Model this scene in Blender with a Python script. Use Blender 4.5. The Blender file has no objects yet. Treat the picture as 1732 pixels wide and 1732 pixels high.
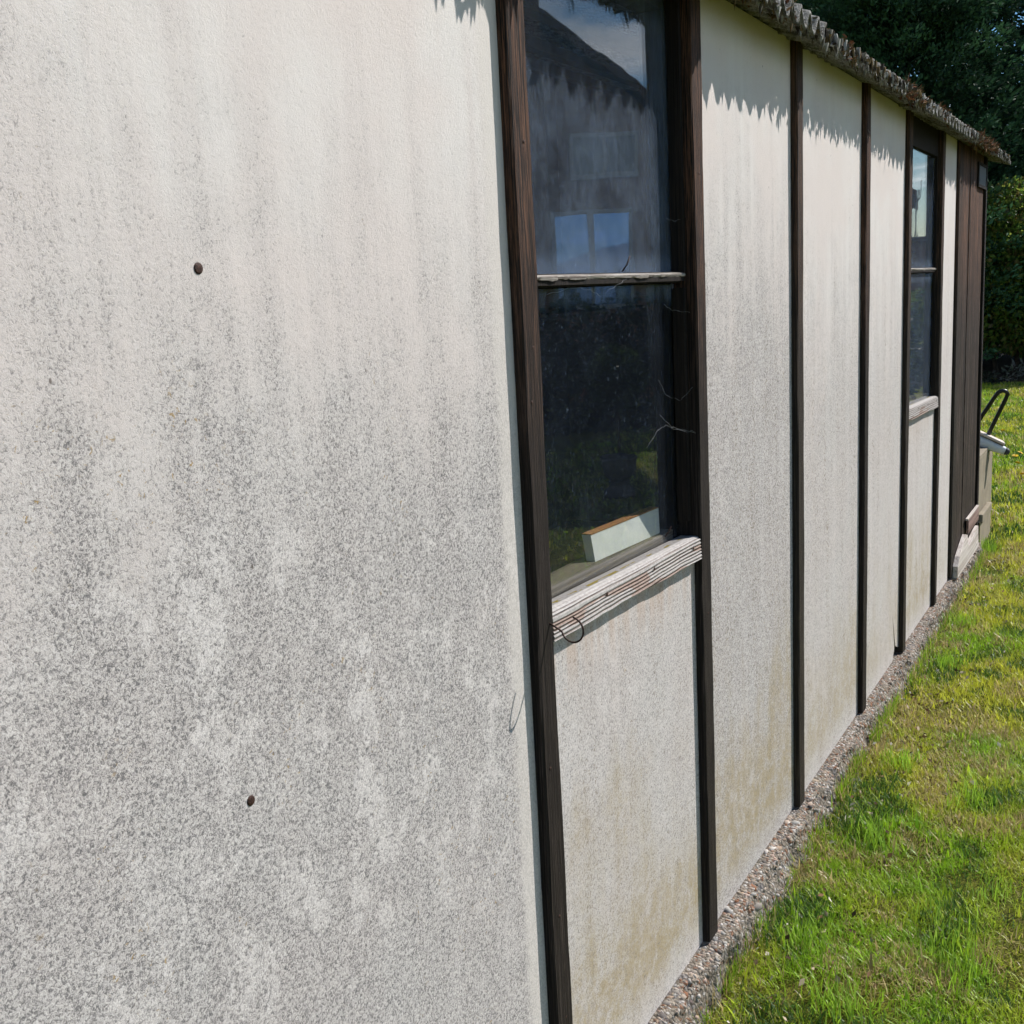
import bpy, bmesh, math, random
import numpy as np
from mathutils import Vector, Matrix

random.seed(11)
rng = np.random.default_rng(11)
R = math.radians
scene = bpy.context.scene
COL = scene.collection

# ------------------------------------------------------------------ camera
cam_d = bpy.data.cameras.new('camera')
cam_d.sensor_width = 36.0
cam_d.lens = 1860.0 / 1732.0 * 36.0
cam_d.clip_start = 0.02
cam_d.clip_end = 2000
cam = bpy.data.objects.new('camera', cam_d)
COL.objects.link(cam)
_yaw, _pitch, _roll = 1.0370, -0.1912, -0.0542
F_ = Vector((math.sin(_yaw) * math.cos(_pitch), math.cos(_yaw) * math.cos(_pitch), math.sin(_pitch)))
R_ = Vector((math.cos(_yaw), -math.sin(_yaw), 0))
U_ = R_.cross(F_)
Rc = math.cos(_roll) * R_ + math.sin(_roll) * U_
Uc = -math.sin(_roll) * R_ + math.cos(_roll) * U_
cam.matrix_world = Matrix(((Rc.x, Uc.x, -F_.x, 0.0), (Rc.y, Uc.y, -F_.y, -0.84), (Rc.z, Uc.z, -F_.z, 1.516), (0, 0, 0, 1)))
scene.camera = cam

# ------------------------------------------------------------------ light
SUN = Vector((1.47, -1.0, 1.72)).normalized()
SUN_EL = math.asin(SUN.z)
SUN_AZ = math.atan2(SUN.x, SUN.y)          # from +Y towards +X
sun_d = bpy.data.lights.new('sun', 'SUN')
sun_d.energy = 5.0
sun_d.angle = R(0.53)
sun_d.color = (1.0, 0.958, 0.90)
sun = bpy.data.objects.new('sun', sun_d)
COL.objects.link(sun)
sun.location = SUN * 30
sun.rotation_euler = SUN.to_track_quat('Z', 'Y').to_euler()

world = bpy.data.worlds.new('World')
scene.world = world
world.use_nodes = True
scene.view_settings.view_transform = 'Standard'
scene.view_settings.look = 'None'
scene.view_settings.gamma = 1.0
scene.view_settings.use_curve_mapping = False
scene.view_settings.exposure = 0.43
scene.cycles.max_bounces = 7
scene.cycles.diffuse_bounces = 3
scene.cycles.glossy_bounces = 3
scene.cycles.transmission_bounces = 4
scene.cycles.transparent_max_bounces = 8
scene.cycles.use_adaptive_sampling = True
scene.cycles.adaptive_threshold = 0.03
scene.cycles.use_denoising = True


class NT:
    """small node-tree writer"""
    def __init__(self, tree):
        self.t = tree
        self.n = tree.nodes
        self.l = tree.links

    def node(self, kind, **kw):
        nd = self.n.new(kind)
        for k, v in kw.items():
            if k.startswith('i_'):
                nd.inputs[k[2:].replace('_', ' ')].default_value = v
            else:
                setattr(nd, k, v)
        return nd

    def set(self, sock, v):
        if hasattr(v, 'is_linked'):
            self.l.new(v, sock)
        else:
            if sock.type == 'RGBA' and len(v) == 3:
                v = (*v, 1)
            sock.default_value = v

    def math(self, op, a, b=0.0, c=None, clamp=False):
        nd = self.n.new('ShaderNodeMath')
        nd.operation = op
        nd.use_clamp = clamp
        self.set(nd.inputs[0], a)
        self.set(nd.inputs[1], b)
        if c is not None:
            self.set(nd.inputs[2], c)
        return nd.outputs[0]

    def mix(self, f, a, b, blend='MIX'):
        nd = self.n.new('ShaderNodeMix')
        nd.data_type = 'RGBA'
        nd.blend_type = blend
        self.set(nd.inputs[0], f)
        self.set(nd.inputs[6], a)
        self.set(nd.inputs[7], b)
        return nd.outputs[2]

    def mapr(self, v, a, b, c=0.0, d=1.0, smooth=True):
        nd = self.n.new('ShaderNodeMapRange')
        nd.interpolation_type = 'SMOOTHSTEP' if smooth else 'LINEAR'
        self.set(nd.inputs[0], v)
        self.set(nd.inputs[1], a)
        self.set(nd.inputs[2], b)
        self.set(nd.inputs[3], c)
        self.set(nd.inputs[4], d)
        return nd.outputs[0]

    def coord(self, which='Object'):
        return self.n.new('ShaderNodeTexCoord').outputs[which]

    def scale(self, v, s, off=(0, 0, 0)):
        nd = self.n.new('ShaderNodeMapping')
        self.set(nd.inputs[0], v)
        nd.inputs['Scale'].default_value = s
        nd.inputs['Location'].default_value = off
        return nd.outputs[0]

    def noise(self, v, scale, detail=3.0, rough=0.55, dist=0.0):
        nd = self.n.new('ShaderNodeTexNoise')
        self.set(nd.inputs['Vector'], v)
        nd.inputs['Scale'].default_value = scale
        nd.inputs['Detail'].default_value = detail
        nd.inputs['Roughness'].default_value = rough
        nd.inputs['Distortion'].default_value = dist
        return nd.outputs[0]

    def voro(self, v, scale, feature='F1', rand=1.0):
        nd = self.n.new('ShaderNodeTexVoronoi')
        nd.feature = feature
        self.set(nd.inputs['Vector'], v)
        nd.inputs['Scale'].default_value = scale
        nd.inputs['Randomness'].default_value = rand
        return nd

    def bump(self, h, strength, dist):
        nd = self.n.new('ShaderNodeBump')
        self.set(nd.inputs['Height'], h)
        nd.inputs['Strength'].default_value = strength
        nd.inputs['Distance'].default_value = dist
        return nd.outputs[0]

    def sep(self, v):
        nd = self.n.new('ShaderNodeSeparateXYZ')
        self.set(nd.inputs[0], v)
        return nd.outputs


# sky with a few fair-weather clouds
w = NT(world.node_tree)
w.n.clear()
sky = w.node('ShaderNodeTexSky', sky_type='NISHITA')
sky.sun_disc = False
sky.sun_elevation = SUN_EL
sky.sun_rotation = SUN_AZ
sky.air_density = 1.0
sky.dust_density = 0.2
sky.ozone_density = 2.6
gen = w.coord('Generated')
sx, sy, sz = w.sep(gen)
den = w.math('ADD', w.math('MAXIMUM', sz, 0.0), 0.10)
comb = w.node('ShaderNodeCombineXYZ')
w.set(comb.inputs[0], w.math('DIVIDE', sx, den))
w.set(comb.inputs[1], w.math('DIVIDE', sy, den))
cn = w.noise(w.scale(comb.outputs[0], (1, 1, 1), (15.25, 4.33, 0.4)), 0.62, 8, 0.58, 0.25)
cmask = w.mapr(cn, 0.52, 0.64)
cshade = w.noise(w.scale(comb.outputs[0], (1, 1, 1), (15.40, 4.23, 0.4)), 0.9, 5, 0.55)
hz = w.mapr(sz, 0.08, 0.0, 0.0, 0.2)
cmask = w.math('MAXIMUM', cmask, hz)
ccol = w.mix(w.mapr(cshade, 0.35, 0.65), (10.0, 10.8, 12.0), (21.0, 21.2, 21.6))
hs = w.node('ShaderNodeHueSaturation')
hs.inputs['Saturation'].default_value = 1.35
w.l.new(sky.outputs[0], hs.inputs['Color'])
bg = w.node('ShaderNodeBackground')
w.set(bg.inputs[0], w.mix(w.math('MULTIPLY', cmask, 0.9), hs.outputs[0], ccol))
bg.inputs[1].default_value = 0.085
wo = w.node('ShaderNodeOutputWorld')
w.l.new(bg.outputs[0], wo.inputs[0])


# ------------------------------------------------------------------ helpers
def tag(o, label=None, cat=None, group=None, kind=None):
    if label:
        o['label'] = label
    if cat:
        o['category'] = cat
    if group:
        o['group'] = group
    if kind:
        o['kind'] = kind
    return o


def empty(name, loc=(0, 0, 0), rz=0.0, parent=None):
    o = bpy.data.objects.new(name, None)
    o.empty_display_size = 0.1
    COL.objects.link(o)
    o.location = loc
    o.rotation_euler = (0, 0, rz)
    if parent:
        o.parent = parent
    return o


def link(name, me, mat, parent=None, smooth=False):
    if mat is not None and not me.materials:
        me.materials.append(mat)
    if smooth:
        me.polygons.foreach_set('use_smooth', np.ones(len(me.polygons), bool))
    o = bpy.data.objects.new(name, me)
    COL.objects.link(o)
    if parent:
        o.parent = parent
    return o


def raw_mesh(name, verts, faces_flat, sizes, cols=None):
    """fast mesh from flat arrays"""
    verts = np.asarray(verts, np.float32)
    me = bpy.data.meshes.new(name)
    nv = len(verts)
    me.vertices.add(nv)
    me.vertices.foreach_set('co', verts.ravel())
    faces_flat = np.asarray(faces_flat, np.int32)
    sizes = np.asarray(sizes, np.int32)
    me.loops.add(len(faces_flat))
    me.loops.foreach_set('vertex_index', faces_flat)
    me.polygons.add(len(sizes))
    st = np.zeros(len(sizes), np.int32)
    st[1:] = np.cumsum(sizes)[:-1]
    me.polygons.foreach_set('loop_start', st)
    me.update(calc_edges=True)
    if cols is not None:
        a = me.color_attributes.new('col', 'FLOAT_COLOR', 'POINT')
        c = np.ones((nv, 4), np.float32)
        c[:, :3] = cols
        a.data.foreach_set('color', c.ravel())
    return me


def pymesh(name, verts, faces):
    me = bpy.data.meshes.new(name)
    me.from_pydata([tuple(v) for v in verts], [], faces)
    me.update()
    return me


def box_data(x0, x1, y0, y1, z0, z1):
    v = [(x0, y0, z0), (x1, y0, z0), (x1, y1, z0), (x0, y1, z0), (x0, y0, z1), (x1, y0, z1), (x1, y1, z1), (x0, y1, z1)]
    f = [(0, 3, 2, 1), (4, 5, 6, 7), (0, 1, 5, 4), (1, 2, 6, 5), (2, 3, 7, 6), (3, 0, 4, 7)]
    return v, f


def box(name, x0, x1, y0, y1, z0, z1, mat, parent=None, bevel=0.0, seg=2):
    v, f = box_data(x0, x1, y0, y1, z0, z1)
    bm = bmesh.new()
    vs = [bm.verts.new(p) for p in v]
    for q in f:
        bm.faces.new([vs[i] for i in q])
    if bevel > 0:
        bmesh.ops.bevel(bm, geom=bm.edges[:], offset=bevel, segments=seg, profile=0.6, affect='EDGES')
    me = bpy.data.meshes.new(name)
    bm.to_mesh(me)
    bm.free()
    return link(name, me, mat, parent)


def boxes(name, lst, mat, parent=None):
    V, Fc = [], []
    for b in lst:
        v, f = box_data(*b)
        o = len(V)
        V += v
        Fc += [tuple(i + o for i in q) for q in f]
    return link(name, pymesh(name, V, Fc), mat, parent)


_ph = rng.uniform(0, 6.28, (40,))


def wob(t, seed=0, f=1.0):
    """cheap smooth 1-d noise, about -1..1"""
    a = _ph[(seed * 5) % 35:(seed * 5) % 35 + 5]
    return (np.sin(t * f * 2.1 + a[0]) + 0.6 * np.sin(t * f * 5.3 + a[1]) + 0.4 * np.sin(t * f * 11.7 + a[2]) + 0.25 * np.sin(t * f * 26.3 + a[3])) / 1.7


def vnoise(x, y, seed=0):
    """2-d value noise 0..1 (vectorised)"""
    xi = np.floor(x).astype(np.int64)
    yi = np.floor(y).astype(np.int64)
    xf = x - xi
    yf = y - yi

    def h(a, b):
        n = (a * 374761393 + b * 668265263 + seed * 1274126177) & 0x7fffffff
        n = ((n ^ (n >> 13)) * 1274126177) & 0x7fffffff
        return ((n ^ (n >> 16)) & 0xffff) / 65535.0
    u = xf * xf * (3 - 2 * xf)
    v = yf * yf * (3 - 2 * yf)
    return (h(xi, yi) * (1 - u) + h(xi + 1, yi) * u) * (1 - v) + (h(xi, yi + 1) * (1 - u) + h(xi + 1, yi + 1) * u) * v


def fbm(x, y, seed=0, o=4):
    s = 0
    a = 0.5
    for i in range(o):
        s = s + a * vnoise(x * 2 ** i, y * 2 ** i, seed + i)
        a *= 0.5
    return s / (1 - 0.5 ** o)


def board(name, x0, x1, y0, y1, z0, z1, mat, parent=None, amp=0.0012, n=60, ch=0.003, seed=0):
    """upright timber with chamfered, slightly wavering long edges"""
    zs = np.linspace(z0, z1, n)
    prof = [(x0 + ch, y0), (x1 - ch, y0), (x1, y0 + ch), (x1, y1), (x0, y1), (x0, y0 + ch)]
    V, Fc = [], []
    for z in zs:
        for k, (px, py) in enumerate(prof):
            V.append((px + amp * wob(np.array(z), seed + k, 3.0), py + amp * 0.6 * wob(np.array(z), seed + k + 3, 2.6), z))
    m = len(prof)
    for i in range(n - 1):
        for k in range(m):
            a = i * m + k
            b = i * m + (k + 1) % m
            Fc.append((a, b, b + m, a + m))
    Fc.append(tuple(reversed(range(m))))
    Fc.append(tuple((n - 1) * m + k for k in range(m)))
    return link(name, pymesh(name, V, Fc), mat, parent)


def tube(name, pts, rad, mat, parent=None, seg=8, smooth=True, cap=True):
    """tube along a poly-line, radius may be a list"""
    pts = [Vector(p) for p in pts]
    rs = rad if isinstance(rad, (list, tuple)) else [rad] * len(pts)
    V, Fc = [], []
    up = None
    for i, p in enumerate(pts):
        t = (pts[min(i + 1, len(pts) - 1)] - pts[max(i - 1, 0)]).normalized()
        if up is None:
            up = t.orthogonal().normalized()
        up = (up - t * up.dot(t)).normalized()
        s = t.cross(up)
        for k in range(seg):
            a = 2 * math.pi * k / seg
            V.append(p + rs[i] * (math.cos(a) * up + math.sin(a) * s))
    for i in range(len(pts) - 1):
        for k in range(seg):
            a = i * seg + k
            b = i * seg + (k + 1) % seg
            Fc.append((a, b, b + seg, a + seg))
    if cap:
        Fc.append(tuple(reversed(range(seg))))
        Fc.append(tuple((len(pts) - 1) * seg + k for k in range(seg)))
    return link(name, pymesh(name, V, Fc), mat, parent, smooth)


def lathe(name, prof, mat, parent=None, seg=32, smooth=True):
    V, Fc = [], []
    for r, z in prof:
        for k in range(seg):
            a = 2 * math.pi * k / seg
            V.append((r * math.cos(a), r * math.sin(a), z))
    for i in range(len(prof) - 1):
        for k in range(seg):
            a = i * seg + k
            b = i * seg + (k + 1) % seg
            Fc.append((a, b, b + seg, a + seg))
    Fc.append(tuple(reversed(range(seg))))
    Fc.append(tuple((len(prof) - 1) * seg + k for k in range(seg)))
    return link(name, pymesh(name, V, Fc), mat, parent, smooth)


# ------------------------------------------------------------------ materials
def new_mat(name):
    m = bpy.data.materials.new(name)
    m.use_nodes = True
    t = NT(m.node_tree)
    t.n.clear()
    out = t.node('ShaderNodeOutputMaterial')
    return m, t, out


def principled(t, out, col, rough=0.8, normal=None, spec=0.3, metal=0.0):
    p = t.node('ShaderNodeBsdfPrincipled')
    t.set(p.inputs['Base Color'], col)
    t.set(p.inputs['Roughness'], rough)
    p.inputs['Specular IOR Level'].default_value = spec
    p.inputs['Metallic'].default_value = metal
    if normal is not None:
        t.set(p.inputs['Normal'], normal)
    t.l.new(p.outputs[0], out.inputs[0])
    return p


def plain(name, col, rough=0.7, spec=0.3, metal=0.0, var=0.25, scale=30, bump=0.2, bd=0.002):
    m, t, out = new_mat(name)
    c = t.coord()
    n = t.noise(c, scale, 5, 0.6)
    cc = t.mix(t.mapr(n, 0.3, 0.7), tuple(x * (1 - var) for x in col), tuple(min(1, x * (1 + var)) for x in col))
    principled(t, out, cc, rough, t.bump(n, bump, bd), spec, metal)
    return m


def cement_mat(name, off, dirt=1.0, lichen=1.0, stain=0.0, rust=0.0, edge=None, dz=0.0):
    """old painted cement board: cream on top, grey and speckled with lichen lower down"""
    m, t, out = new_mat(name)
    c0 = t.coord()
    c = t.scale(c0, (1, 1, 1), off)
    x, y, z = t.sep(c0)
    streak = t.noise(t.scale(c, (13, 1, 1.0)), 1.0, 4, 0.6)
    streak2 = t.noise(t.scale(c, (45, 1, 2.4)), 1.0, 3, 0.6)
    big = t.noise(c, 3.0, 3, 0.55)
    mid = t.noise(c, 26.0, 4, 0.65)
    fine = t.noise(c, 310.0, 3, 0.72, 0.9)
    fine2 = t.noise(c, 120.0, 3, 0.7, 0.8)
    # how much grime: more below, running in vertical streaks
    g = t.mapr(z, 1.90 + dz, 1.14 + dz, 0.0, 1.0, False)
    g = t.math('ADD', g, t.math('MULTIPLY', t.math('SUBTRACT', streak, 0.5), 1.0))
    g = t.math('ADD', g, t.math('MULTIPLY', t.math('SUBTRACT', streak2, 0.5), 0.5))
    g = t.math('ADD', g, t.math('MULTIPLY', t.math('SUBTRACT', big, 0.5), 0.7))
    g = t.math('ADD', g, t.math('MULTIPLY', t.math('SUBTRACT', mid, 0.5), 0.55))
    g = t.math('MULTIPLY', t.mapr(g, -0.05, 1.0), dirt, clamp=True)
    cream = t.mix(t.mapr(big, 0.35, 0.65), (0.625, 0.562, 0.532), (0.655, 0.618, 0.592))
    cream = t.mix(t.math('MULTIPLY', t.mapr(streak, 0.42, 0.62), 0.5), cream, (0.64, 0.575, 0.545))
    col = t.mix(t.math('MULTIPLY', g, 0.68), cream, (0.418, 0.388, 0.376))
    # bleached patches of crustose lichen with a ragged edge
    lz = t.math('MULTIPLY', t.mapr(z, 0.45, 1.02, 0.35, 1.0), t.mapr(z, 1.40, 1.26))
    ln = t.noise(t.scale(c, (1.3, 1, 0.85)), 12.0, 7, 0.78, 0.2)
    lm = t.math('MULTIPLY', t.mapr(ln, 0.515, 0.555), lz)
    lm = t.math('MULTIPLY', lm, t.mapr(t.noise(c, 3.4, 3, 0.6), 0.42, 0.56))
    lm = t.math('MULTIPLY', lm, lichen)
    lm2 = t.math('MULTIPLY', lm, t.mapr(fine2, 0.34, 0.48))
    col = t.mix(t.math('MULTIPLY', lm2, 0.8), col, (0.64, 0.60, 0.58))
    # dark speckle: pits of black lichen, soft edged
    thr = t.math('ADD', 0.33, t.math('MULTIPLY', g, 0.14))
    sp = t.mapr(t.math('SUBTRACT', fine, thr), 0.09, -0.11)
    sp = t.math('MULTIPLY', sp, t.math('SUBTRACT', 1.0, t.math('MULTIPLY', lm2, 0.5)))
    col = t.mix(t.math('MULTIPLY', sp, t.math('ADD', 0.25, t.math('MULTIPLY', g, 0.60))), col, (0.092, 0.09, 0.093))
    sp2 = t.mapr(t.math('SUBTRACT', fine2, t.math('ADD', 0.28, t.math('MULTIPLY', g, 0.10))), 0.06, -0.06)
    col = t.mix(t.math('MULTIPLY', sp2, t.math('MULTIPLY', g, 0.6)), col, (0.13, 0.128, 0.13))
    # pale grains between
    pg = t.math('MULTIPLY', t.mapr(fine, 0.52, 0.68), t.math('MULTIPLY', g, 0.6))
    col = t.mix(pg, col, (0.66, 0.64, 0.615))
    # ochre lichen flecks
    oc = t.noise(t.scale(c, (1, 1, 1), (5.1, 0, 2.2)), 120, 4, 0.65, 0.8)
    om = t.math('MULTIPLY', t.mapr(oc, 0.62, 0.68), t.mapr(t.noise(t.scale(c, (1.4, 1, 0.8), (1, 2, 3)), 5.5, 3, 0.6), 0.50, 0.66))
    om = t.math('MULTIPLY', om, t.mapr(g, 0.3, 0.7))
    col = t.mix(t.math('MULTIPLY', om, 0.85), col, (0.32, 0.215, 0.08))
    # isolated dark flecks everywhere
    fl = t.voro(t.scale(c, (1, 1, 0.6)), 26, 'F1')
    fm = t.mapr(fl.outputs['Distance'], 0.055, 0.03)
    fr = t.sep(fl.outputs['Color'])
    fm = t.math('MULTIPLY', fm, t.mapr(fr[0], 0.80, 0.82))
    col = t.mix(t.math('MULTIPLY', fm, 0.8), col, (0.09, 0.07, 0.06))
    if stain > 0:
        s1 = t.noise(t.scale(c, (9, 1, 1.6)), 1.0, 5, 0.62)
        s2 = t.noise(c, 2.2, 3, 0.5)
        sm = t.math('ADD', t.mapr(z, 0.80, 0.12, 0, 1, False), t.math('MULTIPLY', t.math('SUBTRACT', s1, 0.5), 1.5))
        sm = t.math('ADD', sm, t.math('MULTIPLY', t.math('SUBTRACT', s2, 0.5), 1.2))
        sm = t.math('MULTIPLY', t.mapr(sm, 0.30, 1.05), t.mapr(z, 0.0, 0.13))
        sm = t.math('MULTIPLY', sm, t.mapr(fine2, 0.28, 0.58, 0.35, 1.0))
        sm = t.math('MULTIPLY', sm, t.mapr(mid, 0.30, 0.62, 0.30, 1.1))
        col = t.mix(t.math('MULTIPLY', sm, stain, clamp=True), col, (0.30, 0.225, 0.095))
        # brown algae specks and runs over the whole height
        bs = t.math('MULTIPLY', t.mapr(fine2, 0.50, 0.36), t.mapr(t.noise(t.scale(c, (16, 1, 1.3)), 1.0, 4, 0.65), 0.42, 0.68))
        bs = t.math('MULTIPLY', bs, t.mapr(z, 1.85, 1.1, 0.15, 1.0))
        col = t.mix(t.math('MULTIPLY', bs, 0.75), col, (0.20, 0.155, 0.11))
    if rust > 0:
        r1 = t.noise(t.scale(c, (30, 1, 1.2)), 1.0, 4, 0.6)
        rm = t.math('MULTIPLY', t.mapr(r1, 0.40, 0.62), t.mapr(z, 0.80, 0.95))
        col = t.mix(t.math('MULTIPLY', rm, rust), col, (0.44, 0.32, 0.24))
    if edge is not None:
        em = t.mapr(t.math('ADD', x, t.math('MULTIPLY', t.math('SUBTRACT', mid, 0.5), 0.03)), edge - 0.075, edge - 0.045)
        col = t.mix(t.math('MULTIPLY', em, 0.62), col, (0.60, 0.56, 0.52))
    h = t.math('ADD', t.math('MULTIPLY', fine, 0.6), t.math('MULTIPLY', fine2, 0.6))
    principled(t, out, col, 0.93, t.bump(h, 0.5, 0.0016), 0.15)
    return m


def wood_mat(name, dark, mid_c, light, off=(0, 0, 0), axis='z', grain=330, lightness=0.35, bump=0.7, rough=0.75, warm_top=0.0):
    m, t, out = new_mat(name)
    c0 = t.coord()
    c = t.scale(c0, (1, 1, 1), off)
    s = {'z': (1, 1, 0.018), 'x': (0.018, 1, 1)}[axis]
    s2 = {'z': (1, 1, 0.03), 'x': (0.03, 1, 1)}[axis]
    g1 = t.noise(t.scale(c, s), grain, 4, 0.6, 0.5)
    g2 = t.noise(t.scale(c, s2), 480, 4, 0.7)
    g3 = t.noise(c, 9, 4, 0.6)
    col = t.mix(t.mapr(g1, 0.30, 0.62), dark, mid_c)
    lf = t.math('MULTIPLY', t.mapr(g1, 0.46, 0.70), t.mapr(g2, 0.44, 0.60))
    lf = t.math('MULTIPLY', lf, t.mapr(g3, 0.3, 0.7, 0.4, 1.0))
    col = t.mix(t.math('MULTIPLY', lf, lightness), col, light)
    if warm_top > 0:
        x, y, z = t.sep(c0)
        wm = t.math('MULTIPLY', t.mapr(z, 1.15, 1.8), t.math('MULTIPLY', t.mapr(g2, 0.40, 0.58), t.mapr(g1, 0.36, 0.62)))
        col = t.mix(t.math('MULTIPLY', wm, warm_top), col, (0.19, 0.085, 0.045))
    h = t.math('ADD', t.math('MULTIPLY', g1, 0.8), t.math('MULTIPLY', g2, 0.4))
    principled(t, out, col, rough, t.bump(h, bump, 0.004), 0.2)
    return m


def attr_mat(name, rough=0.8, trans=0.0, spec=0.2, mul=1.0, noise=0.0, nscale=60):
    m, t, out = new_mat(name)
    a = t.node('ShaderNodeAttribute', attribute_name='col')
    col = a.outputs['Color']
    if noise:
        n = t.noise(t.coord(), nscale, 4, 0.6)
        col = t.mix(t.mapr(n, 0.3, 0.7), t.mix(noise, col, (0, 0, 0)), col)
    p = principled(t, out, col, rough, None, spec)
    if trans > 0:
        tr = t.node('ShaderNodeBsdfTranslucent')
        t.set(tr.inputs[0], col)
        ms = t.node('ShaderNodeMixShader')
        ms.inputs[0].default_value = trans
        t.l.new(p.outputs[0], ms.inputs[1])
        t.l.new(tr.outputs[0], ms.inputs[2])
        t.l.new(ms.outputs[0], out.inputs[0])
    return m


def glass_mat(name, off, d0, d1, low=None, top=None, tint=(0.95, 0.965, 0.96)):
    """single glazing with weathered grime: fresnel mirror over clear glass, plus a thin film of dust"""
    m, t, out = new_mat(name)
    c0 = t.coord()
    c = t.scale(c0, (1, 1, 1), off)
    x, y, z = t.sep(c0)
    fr = t.node('ShaderNodeFresnel')
    geo = t.node('ShaderNodeNewGeometry')
    t.set(fr.inputs[0], t.mapr(geo.outputs['Backfacing'], 0.0, 1.0, 1.52, 1.0 / 1.52, False))
    wv = t.noise(c, 3.5, 2, 0.5)
    gl = t.node('ShaderNodeBsdfGlossy')
    gl.inputs['Roughness'].default_value = 0.012
    t.set(gl.inputs['Normal'], t.bump(wv, 0.12, 0.004))
    tr = t.node('ShaderNodeBsdfTransparent')
    t.set(tr.inputs[0], tint)
    ms = t.node('ShaderNodeMixShader')
    t.l.new(fr.outputs[0], ms.inputs[0])
    t.l.new(tr.outputs[0], ms.inputs[1])
    t.l.new(gl.outputs[0], ms.inputs[2])
    n1 = t.noise(c, 9, 5, 0.65, 0.3)
    n2 = t.noise(t.scale(c, (60, 1, 9.0)), 1, 4, 0.7)
    n3 = t.noise(t.scale(c, (1, 1, 0.35)), 150, 4, 0.7, 0.3)
    n4 = t.noise(t.scale(c, (1, 1, 0.25)), 420, 2, 0.5, 0.5)
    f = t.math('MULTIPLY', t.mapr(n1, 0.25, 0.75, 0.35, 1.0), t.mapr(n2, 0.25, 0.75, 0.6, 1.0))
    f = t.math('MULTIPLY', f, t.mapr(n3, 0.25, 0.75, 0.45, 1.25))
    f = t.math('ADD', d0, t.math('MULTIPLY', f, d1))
    if low is not None:
        f = t.math('ADD', f, t.mapr(z, low + 0.05, low, 0.0, 0.10))
    if top is not None:
        f = t.math('ADD', f, t.math('MULTIPLY', t.mapr(z, top - 0.055, top - 0.005), t.mapr(n2, 0.3, 0.7, 0.02, 0.22)))
    spk = t.mapr(n4, 0.66, 0.76, 0.0, 0.30)
    # dried runs and scratches
    n5 = t.noise(t.scale(c, (210, 1, 3.2)), 1, 3, 0.6, 0.4)
    spk = t.math('ADD', spk, t.math('MULTIPLY', t.mapr(n5, 0.66, 0.76, 0.0, 0.22), t.mapr(n1, 0.45, 0.6)))
    f = t.math('ADD', f, spk, clamp=True)
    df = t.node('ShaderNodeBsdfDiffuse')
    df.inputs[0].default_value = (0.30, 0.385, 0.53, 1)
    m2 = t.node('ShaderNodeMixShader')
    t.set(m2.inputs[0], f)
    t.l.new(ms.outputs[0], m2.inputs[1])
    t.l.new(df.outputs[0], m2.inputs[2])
    t.l.new(m2.outputs[0], out.inputs[0])
    return m


M = {}
DW = ((0.006, 0.0045, 0.004), (0.024, 0.0175, 0.015), (0.19, 0.155, 0.135))
M['wood_a'] = wood_mat('stained_timber', *DW, warm_top=0.75)
M['wood_b'] = wood_mat('stained_timber_grey', (0.011, 0.009, 0.008), (0.036, 0.027, 0.021), (0.17, 0.145, 0.12), off=(3, 1, 2), lightness=0.3, warm_top=0.5)
M['wood_dark'] = wood_mat('dark_timber', (0.007, 0.006, 0.006), (0.022, 0.016, 0.013), (0.07, 0.055, 0.045), off=(5, 2, 7), lightness=0.3)
M['door'] = wood_mat('door_timber', (0.006, 0.004, 0.004), (0.034, 0.022, 0.017), (0.30, 0.235, 0.19), off=(1, 4, 2), grain=95, lightness=0.8, warm_top=0.95)
M['inside'] = wood_mat('bare_timber', (0.07, 0.055, 0.04), (0.16, 0.13, 0.095), (0.3, 0.26, 0.2), off=(2, 2, 2), axis='x', grain=120)
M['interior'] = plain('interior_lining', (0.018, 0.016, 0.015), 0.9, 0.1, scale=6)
M['roof'] = None
M['plaster_strip'] = plain('pale_strip', (0.55, 0.53, 0.5), 0.9)
M['rust'] = plain('rusty_iron', (0.045, 0.020, 0.014), 0.7, 0.4, 0.2, 0.5, 400, 0.5)
M['blackmetal'] = plain('black_rubber', (0.009, 0.009, 0.010), 0.35, 0.5, 0, 0.2, 80, 0.1)


def rock_mat():
    m, t, out = new_mat('flint_concrete')
    c = t.coord()
    v = t.voro(t.scale(c, (1, 1, 0.6)), 120)
    v2 = t.voro(c, 38)
    r = t.sep(v.outputs['Color'])
    r2 = t.sep(v2.outputs['Color'])
    n = t.noise(c, 300, 4, 0.65)
    big = t.noise(c, 7, 4, 0.6)
    col = t.mix(r[0], (0.15, 0.125, 0.10), (0.34, 0.295, 0.245))
    col = t.mix(t.mapr(r[1], 0.80, 0.85, 0, 0.8), col, (0.22, 0.10, 0.055))
    col = t.mix(t.mapr(r[2], 0.84, 0.90, 0, 0.9), col, (0.46, 0.44, 0.42))
    col = t.mix(t.mapr(r2[0], 0.86, 0.9, 0, 0.6), col, (0.14, 0.14, 0.15))
    e = t.mapr(v.outputs['Distance'], 0.35, 0.75)
    col = t.mix(t.math('MULTIPLY', e, 0.55), col, (0.08, 0.068, 0.055))
    col = t.mix(t.mapr(big, 0.5, 0.7, 0, 0.5), col, (0.14, 0.125, 0.085))
    h = t.math('ADD', t.math('MULTIPLY', v.outputs['Distance'], -1.0), t.math('MULTIPLY', n, 0.5))
    principled(t, out, col, 0.92, t.bump(h, 0.9, 0.008), 0.2)
    return m


M['rock'] = rock_mat()
M['pebble'] = attr_mat('pebble', 0.8, 0, 0.25, noise=0.5, nscale=160)


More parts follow.
